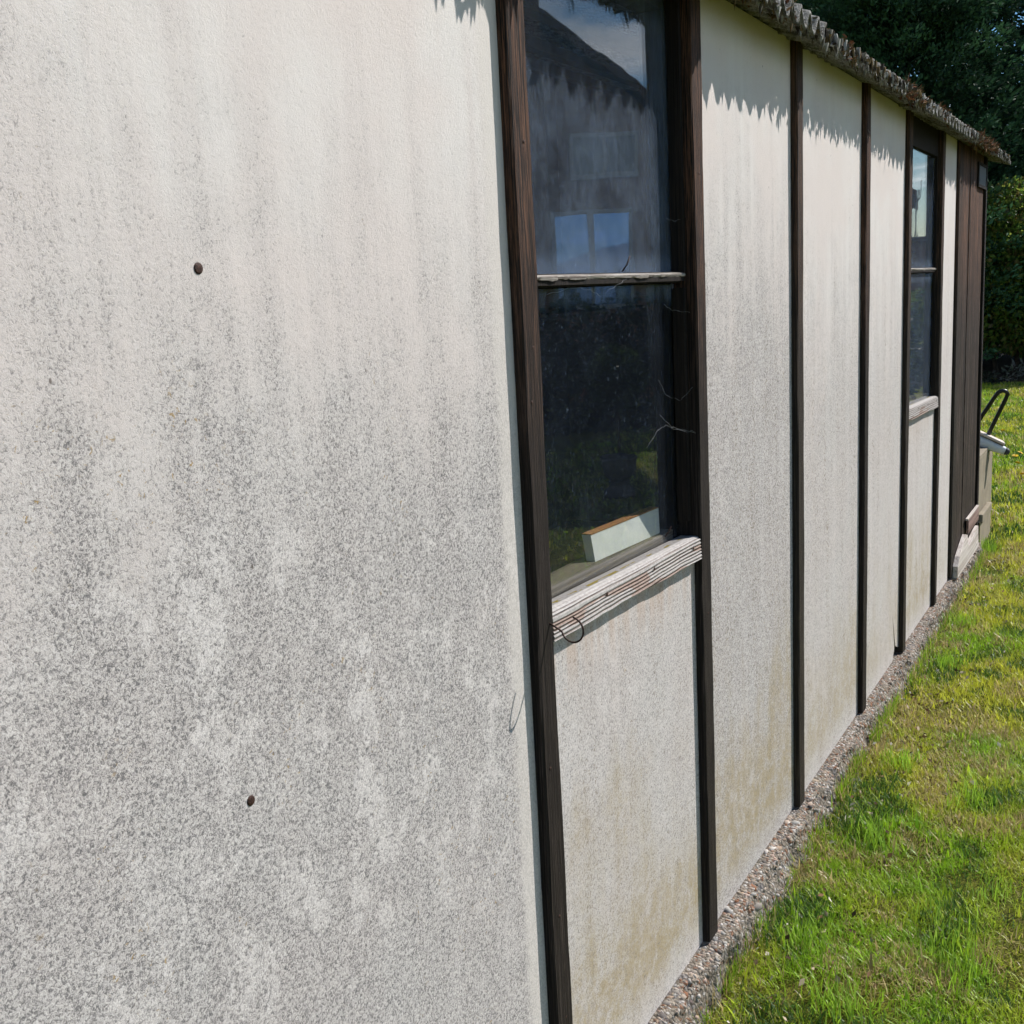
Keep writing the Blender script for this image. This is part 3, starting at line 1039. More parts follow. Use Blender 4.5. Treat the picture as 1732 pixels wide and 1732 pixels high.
shapes = [pebble_arrays(1.0, 100 + i) for i in range(10)]
peb_me = []
for i in range(10):
    v, f = shapes[i]
    peb_me.append(raw_mesh('pebble', v, f.ravel(), np.full(len(f), 3), np.tile(np.array(peb_cols[i]), (len(v), 1))))
    peb_me[-1].materials.append(M['pebble'])
V, Fl, Cc, o_ = [], [], [], 0


def plinth_pt(x, s):
    j = int(s)
    f = s - j
    i = int(np.clip((x - X0) / 0.011, 0, nx_ - 2))
    return P[j, i] * (1 - f) + P[min(j + 1, ns - 1), i] * f


n_sing = 0
for i in range(2600):
    x = random.uniform(1.6, 6.6) if i > 500 else random.uniform(1.7, 3.3)
    s = min(9.0, abs(random.gauss(0, 2.3)) + 1.0)
    p = plinth_pt(x, s)
    r = random.uniform(0.0025, 0.0065) * (1.25 if s < 4 else 0.9)
    if i < 150:
        r = random.uniform(0.006, 0.011) if random.random() < 0.75 else random.uniform(0.012, 0.019)
    p = p + np.array([0, 0.35 * r, -0.3 * r])
    rot = Matrix.Rotation(random.uniform(0, 6.28), 3, 'Z') @ Matrix.Rotation(random.uniform(-.6, .6), 3, 'X')
    if i < 150:
        o = bpy.data.objects.new('pebble', peb_me[i % 10])
        COL.objects.link(o)
        o.parent = plinth
        o.matrix_local = Matrix.Translation(Vector(p)) @ rot.to_4x4() @ Matrix.Scale(r, 4)
    else:
        v, f = shapes[i % 10]
        vv = v @ np.array(rot.transposed()) * r + p
        V.append(vv)
        Fl.append(f + o_)
        o_ += len(v)
        Cc.append(np.tile(np.array(random.choice(peb_cols)) * random.uniform(0.6, 1.1), (len(v), 1)))
Fl = np.concatenate(Fl)
gr = link('gravel', raw_mesh('gravel', np.concatenate(V), Fl.ravel(), np.full(len(Fl), 3), np.concatenate(Cc)), M['pebble'], plinth)
gr['kind'] = 'stuff'

# ------------------------------------------------------------------ things in and around the shed
M['chip'] = plain('chipboard_edge', (0.33, 0.155, 0.06), 0.9, 0.1, 0, 0.35, 260, 0.5)
M['whiteboard'] = plain('white_melamine', (0.66, 0.655, 0.61), 0.5, 0.3, 0, 0.08, 14, 0.05)
ob = empty('white_board', (1.955, 0.080, 1.003), R(-4))
tag(ob, 'white faced chipboard offcut standing inside the near window', 'board')
bx = [(-0.075, 0, -0.02), (0.20, 0, -0.02), (0.235, 0.02, 0.048), (-0.06, 0.02, 0.048)]
vv = [Vector(b) for b in bx] + [Vector(b) + Vector((0.0, 0.020, 0)) for b in bx]
link('face', pymesh('face', [tuple(v) for v in vv], [(0, 1, 2, 3), (7, 6, 5, 4), (0, 4, 5, 1), (1, 5, 6, 2), (3, 7, 4, 0)]), M['whiteboard'], ob)
v2 = [bx[3], bx[2], (bx[2][0], bx[2][1] + 0.020, bx[2][2]), (bx[3][0], bx[3][1] + 0.020, bx[3][2])]
link('core_edge', pymesh('core_edge', [(a, b, c + dz) for dz in (0.0006, 0.003) for a, b, c in v2], [(4, 5, 6, 7), (3, 2, 1, 0), (0, 1, 5, 4), (1, 2, 6, 5), (2, 3, 7, 6), (3, 0, 4, 7)]), M['chip'], ob)

M['beige'] = plain('weathered_plywood', (0.27, 0.232, 0.175), 0.85, 0.15, 0, 0.14, 7, 0.2)
cab = empty('storage_box', (6.72, 0.012, LZ))
tag(cab, 'beige weathered plywood box standing past the shed corner', 'box')
box('front_panel', 0.0, 0.64, 0.0, 0.016, 0.0, 0.555, M['beige'], cab, 0.002)
box('side_panel', 0.622, 0.639, 0.017, 0.40, 0.0, 0.554, M['beige'], cab, 0.002)
box('side_panel', 0.001, 0.017, 0.017, 0.40, 0.0, 0.554, M['beige'], cab, 0.002)
box('top_panel', 0.0, 0.64, 0.0, 0.41, 0.556, 0.570, M['beige'], cab, 0.002)
box('batten', 0.02, 0.43, -0.030, -0.001, 0.185, 0.235, M['beige'], cab, 0.006)
box('lower_flap', -0.02, 0.43, -0.014, -0.0005, 0.01, 0.184, M['beige'], cab, 0.002)
box('hinge_bar', -0.035, -0.005, -0.02, -0.002, 0.06, 0.20, M['blackmetal'], cab, 0.003)

M['pinkply'] = wood_mat('pale_offcut', (0.46, 0.36, 0.30), (0.62, 0.54, 0.48), (0.72, 0.68, 0.63), axis='x', grain=60)
for lbl, a, dims in (('long pale timber offcut lying across the plywood box', R(-24), (-0.12, 0.115, -0.06, 0.06, -0.008, 0.008)),
                     ('short rough timber offcut under the black hose loop', R(8), (-0.14, 0.16, -0.045, 0.045, 0.0, 0.045))):
    o = box('timber_offcut', *dims, M['pinkply'], None, 0.003)
    o.location = (7.12, 0.055, LZ + 0.572) if 'long' in lbl else (7.22, 0.13, LZ + 0.5965)
    o.rotation_euler = (0, 0, a)
    if 'long' in lbl:
        o.location = (7.20, 0.035, 0.548)
        o.rotation_euler = (0, R(27), R(-78))
    tag(o, lbl, 'offcut')

# black hose loop standing up from the box
pts = [(7.16, 0.12, 0.54), (7.18, 0.085, 0.62), (7.19, 0.03, 0.70)]
A = Vector((7.18, 0.125, 0.552))
B = Vector((7.22, 0.032, 0.528))
tip = Vector((7.20, -0.048, 0.79))
ax = (tip - (A + B) / 2).normalized()
pts = []
for k in range(9):
    pts.append(A.lerp(tip + (A - B) * 0.30, k / 8 * 0.96))
c0 = tip + Vector((0, 0, 0))
for k in range(1, 8):
    a = math.pi * k / 8
    pts.append(tip + (A - B) * 0.29 * math.cos(a) + ax * 0.030 * math.sin(a))
for k in range(9):
    pts.append((tip - (A - B) * 0.30).lerp(B, 0.04 + k / 8 * 0.96))
loop = tube('hose_loop', pts, 0.0125, M['blackmetal'], None, 10)
tag(loop, 'black bent hose loop sticking up behind the shed corner', 'hose')

# white plastic tool with grey grip
M['wplastic'] = plain('white_plastic', (0.62, 0.64, 0.66), 0.35, 0.5, 0, 0.05, 10, 0.02)
M['gplastic'] = plain('grey_grip', (0.060, 0.064, 0.066), 0.6, 0.3, 0, 0.15, 200, 0.3)
tool = empty('power_tool', (7.12, 0.0, 0.46))
tag(tool, 'white plastic power tool with grey rubber grip resting on the box', 'tool')


def ellipsoid_bar(name, pts, mat, parent, seg=16):
    """pts: (pos, half width, half height)"""
    V, Fc = [], []
    for i, (p, wd, hh) in enumerate(pts):
        p = Vector(p)
        t = (Vector(pts[min(i + 1, len(pts) - 1)][0]) - Vector(pts[max(i - 1, 0)][0])).normalized()
        s = t.cross(Vector((0, 0, 1))).normalized()
        u = s.cross(t)
        for k in range(seg):
            a = 2 * math.pi * k / seg
            ca, sa = math.cos(a), math.sin(a)
            ca = math.copysign(abs(ca) ** 0.6, ca)
            sa = math.copysign(abs(sa) ** 0.6, sa)
            V.append(p + s * wd * ca + u * hh * sa)
    for i in range(len(pts) - 1):
        for k in range(seg):
            Fc.append((i * seg + k, i * seg + (k + 1) % seg, (i + 1) * seg + (k + 1) % seg, (i + 1) * seg + k))
    Fc += [tuple(reversed(range(seg))), tuple((len(pts) - 1) * seg + k for k in range(seg))]
    return link(name, pymesh(name, V, Fc), mat, parent, True)


d = Vector((0.03, -0.165, -0.070))
b0 = Vector((0.05, 0.085, 0.062))
ellipsoid_bar('handle', [(b0 - d * .25, 0.020, 0.020), (b0, 0.042, 0.036), (b0 + d * .35, 0.042, 0.034), (b0 + d * .7, 0.040, 0.029), (b0 + d * 0.95, 0.034, 0.023), (b0 + d * 1.02, 0.022, 0.014)], M['wplastic'], tool)
up = Vector((0.002, -0.010, 0.0285))
ellipsoid_bar('grip', [(b0 + d * .18 + up, 0.006, 0.003), (b0 + d * .35 + up * 1.05, 0.026, 0.0060), (b0 + d * .6 + up * 0.93, 0.029, 0.0060), (b0 + d * .82 + up * 0.78, 0.025, 0.006), (b0 + d * .88 + up * 0.72, 0.012, 0.004)], M['gplastic'], tool)
ellipsoid_bar('end_cap', [(b0 + d * .97, 0.0345, 0.0225), (b0 + d * 1.06, 0.032, 0.020), (b0 + d * 1.12, 0.018, 0.011)], M['gplastic'], tool)
ellipsoid_bar('body', [(b0 + Vector((-.16, .06, .02)), 0.03, 0.03), (b0 + Vector((-.1, .045, .015)), 0.05, 0.042), (b0 + Vector((-.03, .02, .0)), 0.046, 0.04), (b0 + d * .1, 0.03, 0.03)], M['wplastic'], tool)

# ------------------------------------------------------------------ plants
def leaves(centres, normals_bias, size, aspect, cols, colvar=0.25, droop=0.0, fold=0.25):
    """diamond leaves, vectorised: 4 verts / 2 tris each"""
    n = len(centres)
    a = rng.normal(size=(n, 3)) + normals_bias
    a /= np.linalg.norm(a, axis=1, keepdims=True) + 1e-9
    b = rng.normal(size=(n, 3))
    b -= (b * a).sum(1, keepdims=True) * a
    b /= np.linalg.norm(b, axis=1, keepdims=True) + 1e-9
    s = np.asarray(size).reshape(-1, 1)
    tip = a * s
    tip[:, 2] -= droop * s[:, 0]
    side = b * s * aspect
    nn = np.cross(a, b) * s * fold * aspect
    v = np.empty((n, 4, 3))
    v[:, 0] = centres
    v[:, 1] = centres + tip * 0.5 + side + nn
    v[:, 2] = centres + tip
    v[:, 3] = centres + tip * 0.5 - side + nn
    k = np.arange(n) * 4
    f = np.stack([k, k + 1, k + 2, k, k + 2, k + 3], 1).reshape(-1)
    c = np.asarray(cols)
    if c.ndim == 1:
        c = np.tile(c, (n, 1))
    c = c * (1 + rng.uniform(-colvar, colvar, (n, 1)))
    return v.reshape(-1, 3), f, np.full(2 * n, 3), np.repeat(c, 4, 0)


def limb_mesh(name, segs, mat, parent):
    """list of (p0, p1, r0, r1) tapered limbs in one mesh"""
    V, Fc = [], []
    for p0, p1, r0, r1 in segs:
        p0, p1 = Vector(p0), Vector(p1)
        t = (p1 - p0).normalized()
        u = t.orthogonal().normalized()
        s = t.cross(u)
        o = len(V)
        for p, r in ((p0, r0), (p1, r1)):
            for k in range(6):
                a = math.pi * k / 3
                V.append(p + r * (math.cos(a) * u + math.sin(a) * s))
        for k in range(6):
            Fc.append((o + k, o + (k + 1) % 6, o + 6 + (k + 1) % 6, o + 6 + k))
    return link(name, pymesh(name, V, Fc), mat, parent)


def conifer(loc, height, rad, label, n_br, per, seed, z0=0.3, lo=(0.014, 0.036, 0.018), hi=(0.048, 0.115, 0.050)):
    r = np.random.default_rng(seed)
    root = empty('conifer_tree', loc)
    tag(root, label, 'tree', 'conifers behind the shed')
    segs = []
    for k in range(10):
        a, b = k / 10, (k + 1) / 10
        segs.append(((0.05 * math.sin(k), 0.05 * math.cos(k), height * a), (0.05 * math.sin(k + 1), 0.05 * math.cos(k + 1), height * b), 0.16 * (1 - a) + 0.01, 0.16 * (1 - b) + 0.01))
    cs, cc, sz, bias = [], [], [], []
    for i in range(n_br):
        h = z0 + (height - z0) * r.uniform() ** 1.15
        fr = h / height
        L = rad * (1 - fr) ** 0.62 * r.uniform(0.66, 1.08) + 0.10
        az = r.uniform(0, 2 * math.pi)
        up = 0.25 + 0.55 * fr + r.normal() * 0.12
        d = np.array([math.cos(az), math.sin(az), up])
        d /= np.linalg.norm(d)
        if i < 160:
            segs.append(((0, 0, h), tuple(np.array([0, 0, h]) + d * L * 0.9), 0.025 * (1 - fr) + 0.006, 0.004))
        s = np.cross(d, [0, 0, 1.0])
        s /= np.linalg.norm(s)
        t = 1 - (r.uniform(size=per) ** 1.5) * 0.88
        sp = 0.17 * (1.12 - t) * L + 0.03
        lat = r.normal(size=per) * sp
        ver = r.normal(size=per) * 0.06 - 0.10 * (1 - t) * L * 0.5
        p = np.array([0, 0, h]) + d * (L * t)[:, None] + s * lat[:, None] + np.array([0, 0, 1.0]) * ver[:, None]
        # sagging outer plume
        p[:, 2] -= 0.10 * (t ** 2) * L * r.uniform(0.2, 1)
        tone = np.clip(r.normal(0.42, 0.36), 0, 1.15)
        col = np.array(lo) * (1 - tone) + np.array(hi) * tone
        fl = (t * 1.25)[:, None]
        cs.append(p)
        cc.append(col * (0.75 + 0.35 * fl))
        sz.append(r.uniform(0.055, 0.125, per))
        bias.append(np.tile(d * 1.9 + np.array([0, 0, 0.45]), (per, 1)) + s * np.sign(lat)[:, None] * 0.9)
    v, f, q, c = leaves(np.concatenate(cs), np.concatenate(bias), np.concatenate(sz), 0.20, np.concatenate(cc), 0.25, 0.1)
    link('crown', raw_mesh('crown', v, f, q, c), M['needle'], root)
    limb_mesh('trunk', segs, M['bark'], root)
    return root


conifer((19.6, 2.9, LZ), 9.5, 3.0, 'tall dark green conifer filling the gap above the roof', 1500, 215, 1)
conifer((22.6, 5.2, LZ), 8.4, 2.7, 'conifer further back with its top behind the roof edge', 700, 140, 2)
conifer((22.8, 0.5, LZ), 9.0, 3.2, 'lower conifer behind the sunlit shrub', 1000, 170, 3)


def shrub(name, label, cat, loc, blobs, n, size, cols, group=None, seed=0, flat=0.0, mat='leaf', aspect=0.30):
    """broad-leaved shrub: leaf shells over several uneven lobes with stems inside"""
    r = np.random.default_rng(seed)
    root = empty(name, loc)
    tag(root, label, cat, group)
    cs, bs, cc = [], [], []
    tot = sum(b[3] ** 2 for b in blobs)
    segs = []
    for (bx_, by_, bz_, br_) in blobs:
        m = int(n * br_ ** 2 / tot)
        d = r.normal(size=(m, 3))
        d /= np.linalg.norm(d, axis=1, keepdims=True)
        lump = 0.75 + 0.45 * fbm(d[:, 0] * 2.3 + bx_ + 9, d[:, 2] * 2.3 + d[:, 1] * 1.7 + 9, seed + 3, 3)
        rr = br_ * lump * (1 - 0.55 * r.uniform(size=m) ** 2.2)
        p = np.array([bx_, by_, bz_]) + d * rr[:, None] * np.array([1, 1, 0.95])
        ok = p[:, 2] > 0.02
        cs.append(p[ok])
        bs.append(d[ok] * 0.9 + np.array([0, 0, 0.25]))
        k = r.integers(0, len(cols), ok.sum())
        cc.append(np.array(cols)[k] * (0.6 + 0.5 * fbm(p[ok][:, 0] * 3, p[ok][:, 2] * 3, seed, 2))[:, None])
        segs.append(((bx_ * 0.4, by_ * 0.4, 0), (bx_, by_, bz_), 0.035, 0.012))
        for _ in range(5):
            q = r.normal(size=3)
            q /= np.linalg.norm(q)
            segs.append(((bx_, by_, bz_), tuple(np.array([bx_, by_, max(bz_, 0.2)]) + q * br_ * 0.8), 0.012, 0.004))
    cs = np.concatenate(cs)
    v, f, q, c = leaves(cs, np.concatenate(bs), r.uniform(size[0], size[1], len(cs)), aspect, np.concatenate(cc), 0.25, 0.1)
    link('crown', raw_mesh('crown', v, f, q, c), M[mat], root)
    limb_mesh('trunk', segs, M['bark'], root)
    return root


G1 = [(0.06, 0.115, 0.02), (0.10, 0.155, 0.026), (0.04, 0.08, 0.018), (0.14, 0.17, 0.03)]
shrub('shrub', 'sunlit leafy shrub at the lawn edge beside the shed corner', 'shrub', (18.6, 0.95, LZ),
      [(0, 0, 1.25, 0.95), (-0.2, 0.75, 1.9, 0.8), (0.1, -0.5, 1.7, 0.85), (-0.1, 0.1, 2.25, 0.75), (0.2, 1.3, 1.3, 0.9), (0.2, -1.2, 1.1, 0.9)], 46000, (0.05, 0.11), [tuple(2.0 * v for v in c) for c in G1] + [(0.20, 0.17, 0.05)], 'shrubs along the lawn edge', 4)
shrub('shrub', 'rounded green shrub deeper in the border behind the shed', 'shrub', (19.2, 3.6, LZ),
      [(0, 0, 1.0, 1.0), (0, 1.0, 1.2, 1.0), (0.3, -0.7, 1.1, 0.9)], 12000, (0.06, 0.12), G1, 'shrubs along the lawn edge', 5)
shrub('shrub', 'low clipped shrub at the far right of the lawn', 'shrub', (19.0, -2.3, LZ),
      [(0, 0, 0.7, 0.75), (0, 1.1, 0.75, 0.75), (0.1, -1.1, 0.8, 0.8), (0.1, -2.1, 0.75, 0.75)], 14000, (0.06, 0.12), G1, 'shrubs along the lawn edge', 6)
SV = [(0.30, 0.32, 0.29), (0.40, 0.41, 0.38), (0.20, 0.23, 0.18), (0.12, 0.15, 0.09)]
shrub('silver_plant', 'silvery leaved plant at the foot of the shrub', 'plant', (17.75, 0.98, LZ), [(0, 0, 0.14, 0.15), (0.05, -0.22, 0.17, 0.13)], 170, (0.05, 0.13), SV, None, 7, aspect=0.16)
shrub('silver_plant', 'pale grey flowering clump nearest the right edge of the border', 'plant', (17.9, 0.62, LZ), [(0, 0, 0.17, 0.15), (0, -0.2, 0.12, 0.12)], 150, (0.04, 0.10), [(0.33, 0.31, 0.26), (0.42, 0.39, 0.34), (0.14, 0.15, 0.08)], None, 8, aspect=0.18)
shrub('low_plant', 'dull green low plant in the shade of the border', 'plant', (17.55, 1.30, LZ), [(0, 0, 0.06, 0.12), (0.05, 0.25, 0.05, 0.10)], 200, (0.04, 0.09), [(0.05, 0.065, 0.04), (0.10, 0.11, 0.08)], None, 9)

# soil of the shaded border
M['soil'] = plain('border_soil', (0.035, 0.028, 0.022), 0.95, 0.1, 0, 0.4, 12, 1.0, 0.03)
bxs = np.linspace(0, 1, 40)
V, Fc = [], []
for i, tt in enumerate(bxs):
    yy = -5 + 12 * tt
    e = 17.35 + 0.22 * math.sin(yy * 0.9) + 0.10 * float(wob(np.array(yy), 2, 2)) - 0.25 * max(0, yy - 1)
    V += [(e, yy, LZ - 0.06), (e + 0.07, yy, LZ + 0.045), (26, yy, LZ + 0.09)]
for i in range(39):
    for k in range(2):
        a = i * 3 + k
        Fc.append((a, a + 1, a + 4, a + 3))
tag(link('border_bed', pymesh('border_bed', V, [tuple(reversed(f)) for f in Fc]), M['soil'], None, True), kind='structure')

# dandelions
M['dpetal'] = M['petal']


def dandelion_mesh():
    V, Fc = [], []
    for ring, (r0, r1, nn, z) in enumerate(((0.002, 0.020, 22, 0.0), (0.001, 0.015, 18, 0.003), (0.0, 0.009, 12, 0.005))):
        for k in range(nn):
            a = 2 * math.pi * k / nn + ring * 0.2
            w_ = 0.0021
            ca, sa = math.cos(a), math.sin(a)
            o = len(V)
            V += [(r0 * ca - w_ * sa, r0 * sa + w_ * ca, z), (r0 * ca + w_ * sa, r0 * sa - w_ * ca, z), (r1 * ca + w_ * sa, r1 * sa - w_ * ca, z + 0.004), (r1 * ca - w_ * sa, r1 * sa + w_ * ca, z + 0.004)]
            Fc.append((o, o + 1, o + 2, o + 3))
    return pymesh('flower_head', V, Fc)


dme = dandelion_mesh()
dme.materials.append(M['petal'])
stem_me = None
spots = [(10.26, 0.168, 'dandelion nearest the white tool handle'), (10.44, 0.146, 'dandelion at the right edge beside its pair by the tool'), (9.81, 0.104, 'single dandelion just below the pair near the tool'), (9.31, 0.02, 'dandelion lowest at the right edge of the lawn'),
         (11.9, 0.45, 'dandelion further up the lawn beyond the hose loop'), (8.6, -0.6, 'dandelion out on the open lawn in front of the shed')]
for i, (x, y, lb) in enumerate(spots):
    z = float(lawn_h(np.array(x), np.array(y)))
    root = empty('dandelion', (x, y, z))
    tag(root, lb, 'flower', 'dandelions in the lawn')
    h = bpy.data.objects.new('flower_head', dme)
    COL.objects.link(h)
    h.parent = root
    h.location = (0.004, 0, 0.052)
    h.rotation_euler = (0.35 * math.sin(i), -0.35, i)
    h.scale = (1.25, 1.25, 1.25)
    if stem_me is None:
        so = tube('flower_stem', [(0, 0, -0.005), (0.002, 0, 0.025), (0.004, 0, 0.051)], 0.0022, M['stem'], root, 6)
        stem_me = so.data
    else:
        so = bpy.data.objects.new('flower_stem', stem_me)
        COL.objects.link(so)
        so.parent = root

# ------------------------------------------------------------------ grass
def blades(x, y, ln, wd, lean, cols, zoff=-0.004):
    n = len(x)
    az = rng.uniform(0, 2 * math.pi, n)
    d = np.stack([np.cos(az), np.sin(az)], 1)
    sd = np.stack([-np.sin(az + rng.normal(0, .5, n)), np.cos(az)], 1)
    z = lawn_h(x, y) + zoff
    v = np.empty((n, 5, 3))
    l1 = ln * (0.55 * (1 - 0.45 * lean))
    off1 = (ln * lean * 0.32)[:, None] * d
    off2 = (ln * lean * 0.95)[:, None] * d
    zt = ln * np.sqrt(np.clip(1 - (lean * 0.9) ** 2, 0.06, 1))
    b = np.stack([x, y], 1)
    h = (wd / 2)[:, None] * sd
    v[:, 0, :2] = b - h
    v[:, 1, :2] = b + h
    v[:, 2, :2] = b + off1 + h * 0.85
    v[:, 3, :2] = b + off1 - h * 0.85
    v[:, 4, :2] = b + off2
    v[:, 0, 2] = z
    v[:, 1, 2] = z
    v[:, 2, 2] = z + l1
    v[:, 3, 2] = z + l1
    v[:, 4, 2] = z + zt
    k = np.arange(n) * 5
    q = np.stack([k, k + 1, k + 2, k + 3], 1)
    t = np.stack([k + 3, k + 2, k + 4], 1)
    f = np.concatenate([q.ravel(), t.ravel()])
    sz = np.concatenate([np.full(n, 4), np.full(n, 3)])
    c = np.repeat(cols, 5, 0).reshape(n, 5, 3)
    return v.reshape(-1, 3), f, sz, c.reshape(-1, 3)


LUSH = np.array([0.28, 0.47, 0.022])
YEL = np.array([0.53, 0.55, 0.05])
STRAW = np.array([0.60, 0.48, 0.21])
DEEP = np.array([0.065, 0.15, 0.02])


def grass_cols(x, y):
    p = fbm(x * 2.6, y * 2.6, 41, 4)
    p2 = fbm(x * 6.5, y * 6.5, 44, 3)
    r = rng.uniform(size=len(x))
    a = np.clip((p - 0.36) / 0.26, 0, 1)[:, None]
    c = LUSH * (1 - a) + YEL * a
    dry = np.clip((p2 - 0.53) / 0.13, 0, 1) * 0.55 + 0.06
    edge = np.clip(1 - (-y - 0.06) / 0.10, 0, 1) * (x < 6.8) * 0.30
    m = (r < dry + edge)[:, None]
    c = np.where(m, STRAW * rng.uniform(0.5, 1.1, (len(x), 1)), c)
    dk = (rng.uniform(size=len(x)) < np.clip((0.47 - p2) / 0.13, 0, 1) * 0.7)[:, None]
    c = np.where(dk, DEEP, c)
    return np.minimum(c * rng.uniform(0.65, 1.3, (len(x), 1)), 0.7)


parts = []


def patch(n, x0, x1, y0, y1, ln, wd, lean, clip=None):
    x = rng.uniform(x0, x1, n)
    y = rng.uniform(y0, y1, n)
    keep = y < np.where(x < 6.68, -0.012 - 0.055 * fbm(x * 7, x * 0, 61, 4), 30)
    keep &= ~((x > 6.68) & (x < 7.38) & (y > -0.005) & (y < 0.46))
    keep &= ~((x > 6.6) & (x < 6.69) & (y > -0.04))
    # bare and thin places
    th = fbm(x * 3.1, y * 3.1, 91, 4)
    keep &= rng.uniform(size=n) < np.clip((th - 0.24) / 0.16, 0.22, 1)
    if clip is not None:
        keep &= clip(x, y)
    x, y = x[keep], y[keep]
    m = len(x)
    hh = 0.55 + 0.9 * fbm(x * 3.4, y * 3.4, 53, 3)
    parts.append(blades(x, y, rng.uniform(*ln, m) * hh, rng.uniform(*wd, m), np.clip(rng.normal(lean, 0.25, m), 0.05, 0.98), grass_cols(x, y)))


fade = lambda x, y: rng.uniform(size=len(x)) < np.clip((y + 2.3) / 1.5, 0, 1) ** 2
patch(300000, 1.3, 4.0, -2.3, -0.02, (0.016, 0.044), (0.0015, 0.0030), 0.74, fade)
patch(170000, 4.0, 7.2, -2.3, -0.02, (0.018, 0.050), (0.0020, 0.0040), 0.70, fade)
view = lambda x, y: (rng.uniform(size=len(x)) < np.clip((y + 2.2 - 0.095 * x) / 1.2, 0.0, 1)) & (y < 0.6 + 0.075 * x)
patch(170000, 6.68, 18.0, -2.0, 2.4, (0.03, 0.065), (0.005, 0.010), 0.55, view)
patch(46000, -1.0, 13.0, -4.5, -0.06, (0.03, 0.06), (0.005, 0.010), 0.55)
# rank tufts left by the mower
for cx, cy, nn, ll in ((2.62, -0.47, 90, 0.085), (2.50, -0.52, 90, 0.10), (2.75, -0.40, 60, 0.065), (3.05, -0.20, 160, 0.09), (2.48, -0.16, 130, 0.08), (3.6, -0.16, 160, 0.08), (4.7, -0.14, 200, 0.07), (5.3, -0.12, 160, 0.08), (2.9, -0.55, 60, 0.065), (3.4, -0.42, 160, 0.08), (2.25, -0.30, 150, 0.08), (6.72, -0.05, 120, 0.12), (6.80, -0.03, 100, 0.10)):
    x = cx + rng.normal(0, 0.05, nn)
    y = np.minimum(cy + rng.normal(0, 0.035, nn), -0.06 if cx < 6.6 else -0.02)
    cc = (LUSH * 0.95 + rng.uniform(0, 0.05, (nn, 1))) * rng.uniform(0.7, 1.3, (nn, 1))
    parts.append(blades(x, y, rng.uniform(0.45, 1.0, nn) * ll, rng.uniform(0.002, 0.0042, nn), np.clip(rng.normal(0.42, 0.2, nn), 0.05, 0.9), cc))
# stragglers creeping up the plinth
for _ in range(70):
    cx = rng.uniform(1.7, 6.6)
    nn = int(rng.integers(10, 45))
    x = cx + rng.normal(0, 0.035, nn)
    y = -0.040 - np.abs(rng.normal(0, 0.012, nn))
    cc = np.where(rng.uniform(size=(nn, 1)) < 0.35, STRAW, LUSH) * rng.uniform(0.5, 1.15, (nn, 1))
    parts.append(blades(x, y, rng.uniform(0.03, 0.075, nn), rng.uniform(0.0016, 0.0034, nn), np.clip(rng.normal(0.5, 0.25, nn), 0.05, 0.95), cc, 0.012))
V, Fq, Sq, Ft, St, C_, o_ = [], [], [], [], [], [], 0
FL, SZ = [], []
for v, f, s, c in parts:
    V.append(v)
    FL.append(f + o_)
    SZ.append(s)
    C_.append(c)
    o_ += len(v)
grass = link('grass', raw_mesh('grass', np.concatenate(V), np.concatenate(FL), np.concatenate(SZ), np.concatenate(C_)), M['grass'])
tag(grass, 'short uneven lawn grass with yellow dry patches', 'grass', kind='stuff')

nl = 900
lx = rng.uniform(1.6, 7.0, nl)
ly = -0.05 - np.abs(rng.normal(0, 0.16, nl))
lz_ = lawn_h(lx, ly) + rng.uniform(0.004, 0.026, nl)
lv, lf_, lq, lc = leaves(np.stack([lx, ly, lz_], 1), np.array([0, 0, -0.1]), rng.uniform(0.008, 0.026, nl), 0.28,
                         np.array([(0.20, 0.12, 0.07), (0.42, 0.34, 0.24), (0.09, 0.06, 0.04), (0.55, 0.50, 0.42)])[rng.integers(0, 4, nl)], 0.3, 0.1)
litter = link('leaf_litter', raw_mesh('leaf_litter', lv, lf_, lq, lc), M['moss'])
tag(litter, 'dead leaf scraps and bits of bark lying in the grass', 'leaf litter', kind='stuff')

# ------------------------------------------------------------------ across the garden (seen in the window glass)
M['brick'] = plain('brown_brick', (0.20, 0.115, 0.08), 0.9, 0.1, 0, 0.3, 12)
M['tile'] = plain('roof_tile', (0.11, 0.065, 0.05), 0.9, 0.1, 0, 0.3, 20)
M['upvc'] = plain('grey_frame', (0.32, 0.32, 0.32), 0.5)
M['render'] = plain('cream_render', (0.55, 0.52, 0.46), 0.9, 0.1, 0, 0.08, 3)


def mirror_glass():
    m, t, out = new_mat('sky_tinted_glass')
    n = t.noise(t.coord(), 2, 2)
    principled(t, out, t.mix(n, (0.20, 0.42, 0.95), (0.24, 0.46, 1.0)), 0.03, None, 0.6, 0.9)  # sky blue put into the mirror colour to strengthen the reflected sky
    return m


M['bglass'] = mirror_glass()
M['dimglass'] = plain('dim_window_glass', (0.16, 0.18, 0.20), 0.25, 0.5, 0, 0.2, 2, 0.0)


def gable_wall(name, u0, u1, eave, apex_u, apex, y, th, mat, parent):
    u0, u1, apex_u = -u1, -u0, -apex_u          # u counts to the right as mirrored in the glass
    pts = [(u0, 0), (u1, 0), (u1, eave), (apex_u, apex), (u0, eave)]
    n = len(pts)
    V = [(a, y, b) for a, b in pts] + [(a, y + th, b) for a, b in pts]
    Fc = [tuple(range(n)), tuple(reversed(range(n, 2 * n)))] + [((k + 1) % n, k, k + n, (k + 1) % n + n) for k in range(n)]
    return link(name, pymesh(name, V, Fc), mat, parent)


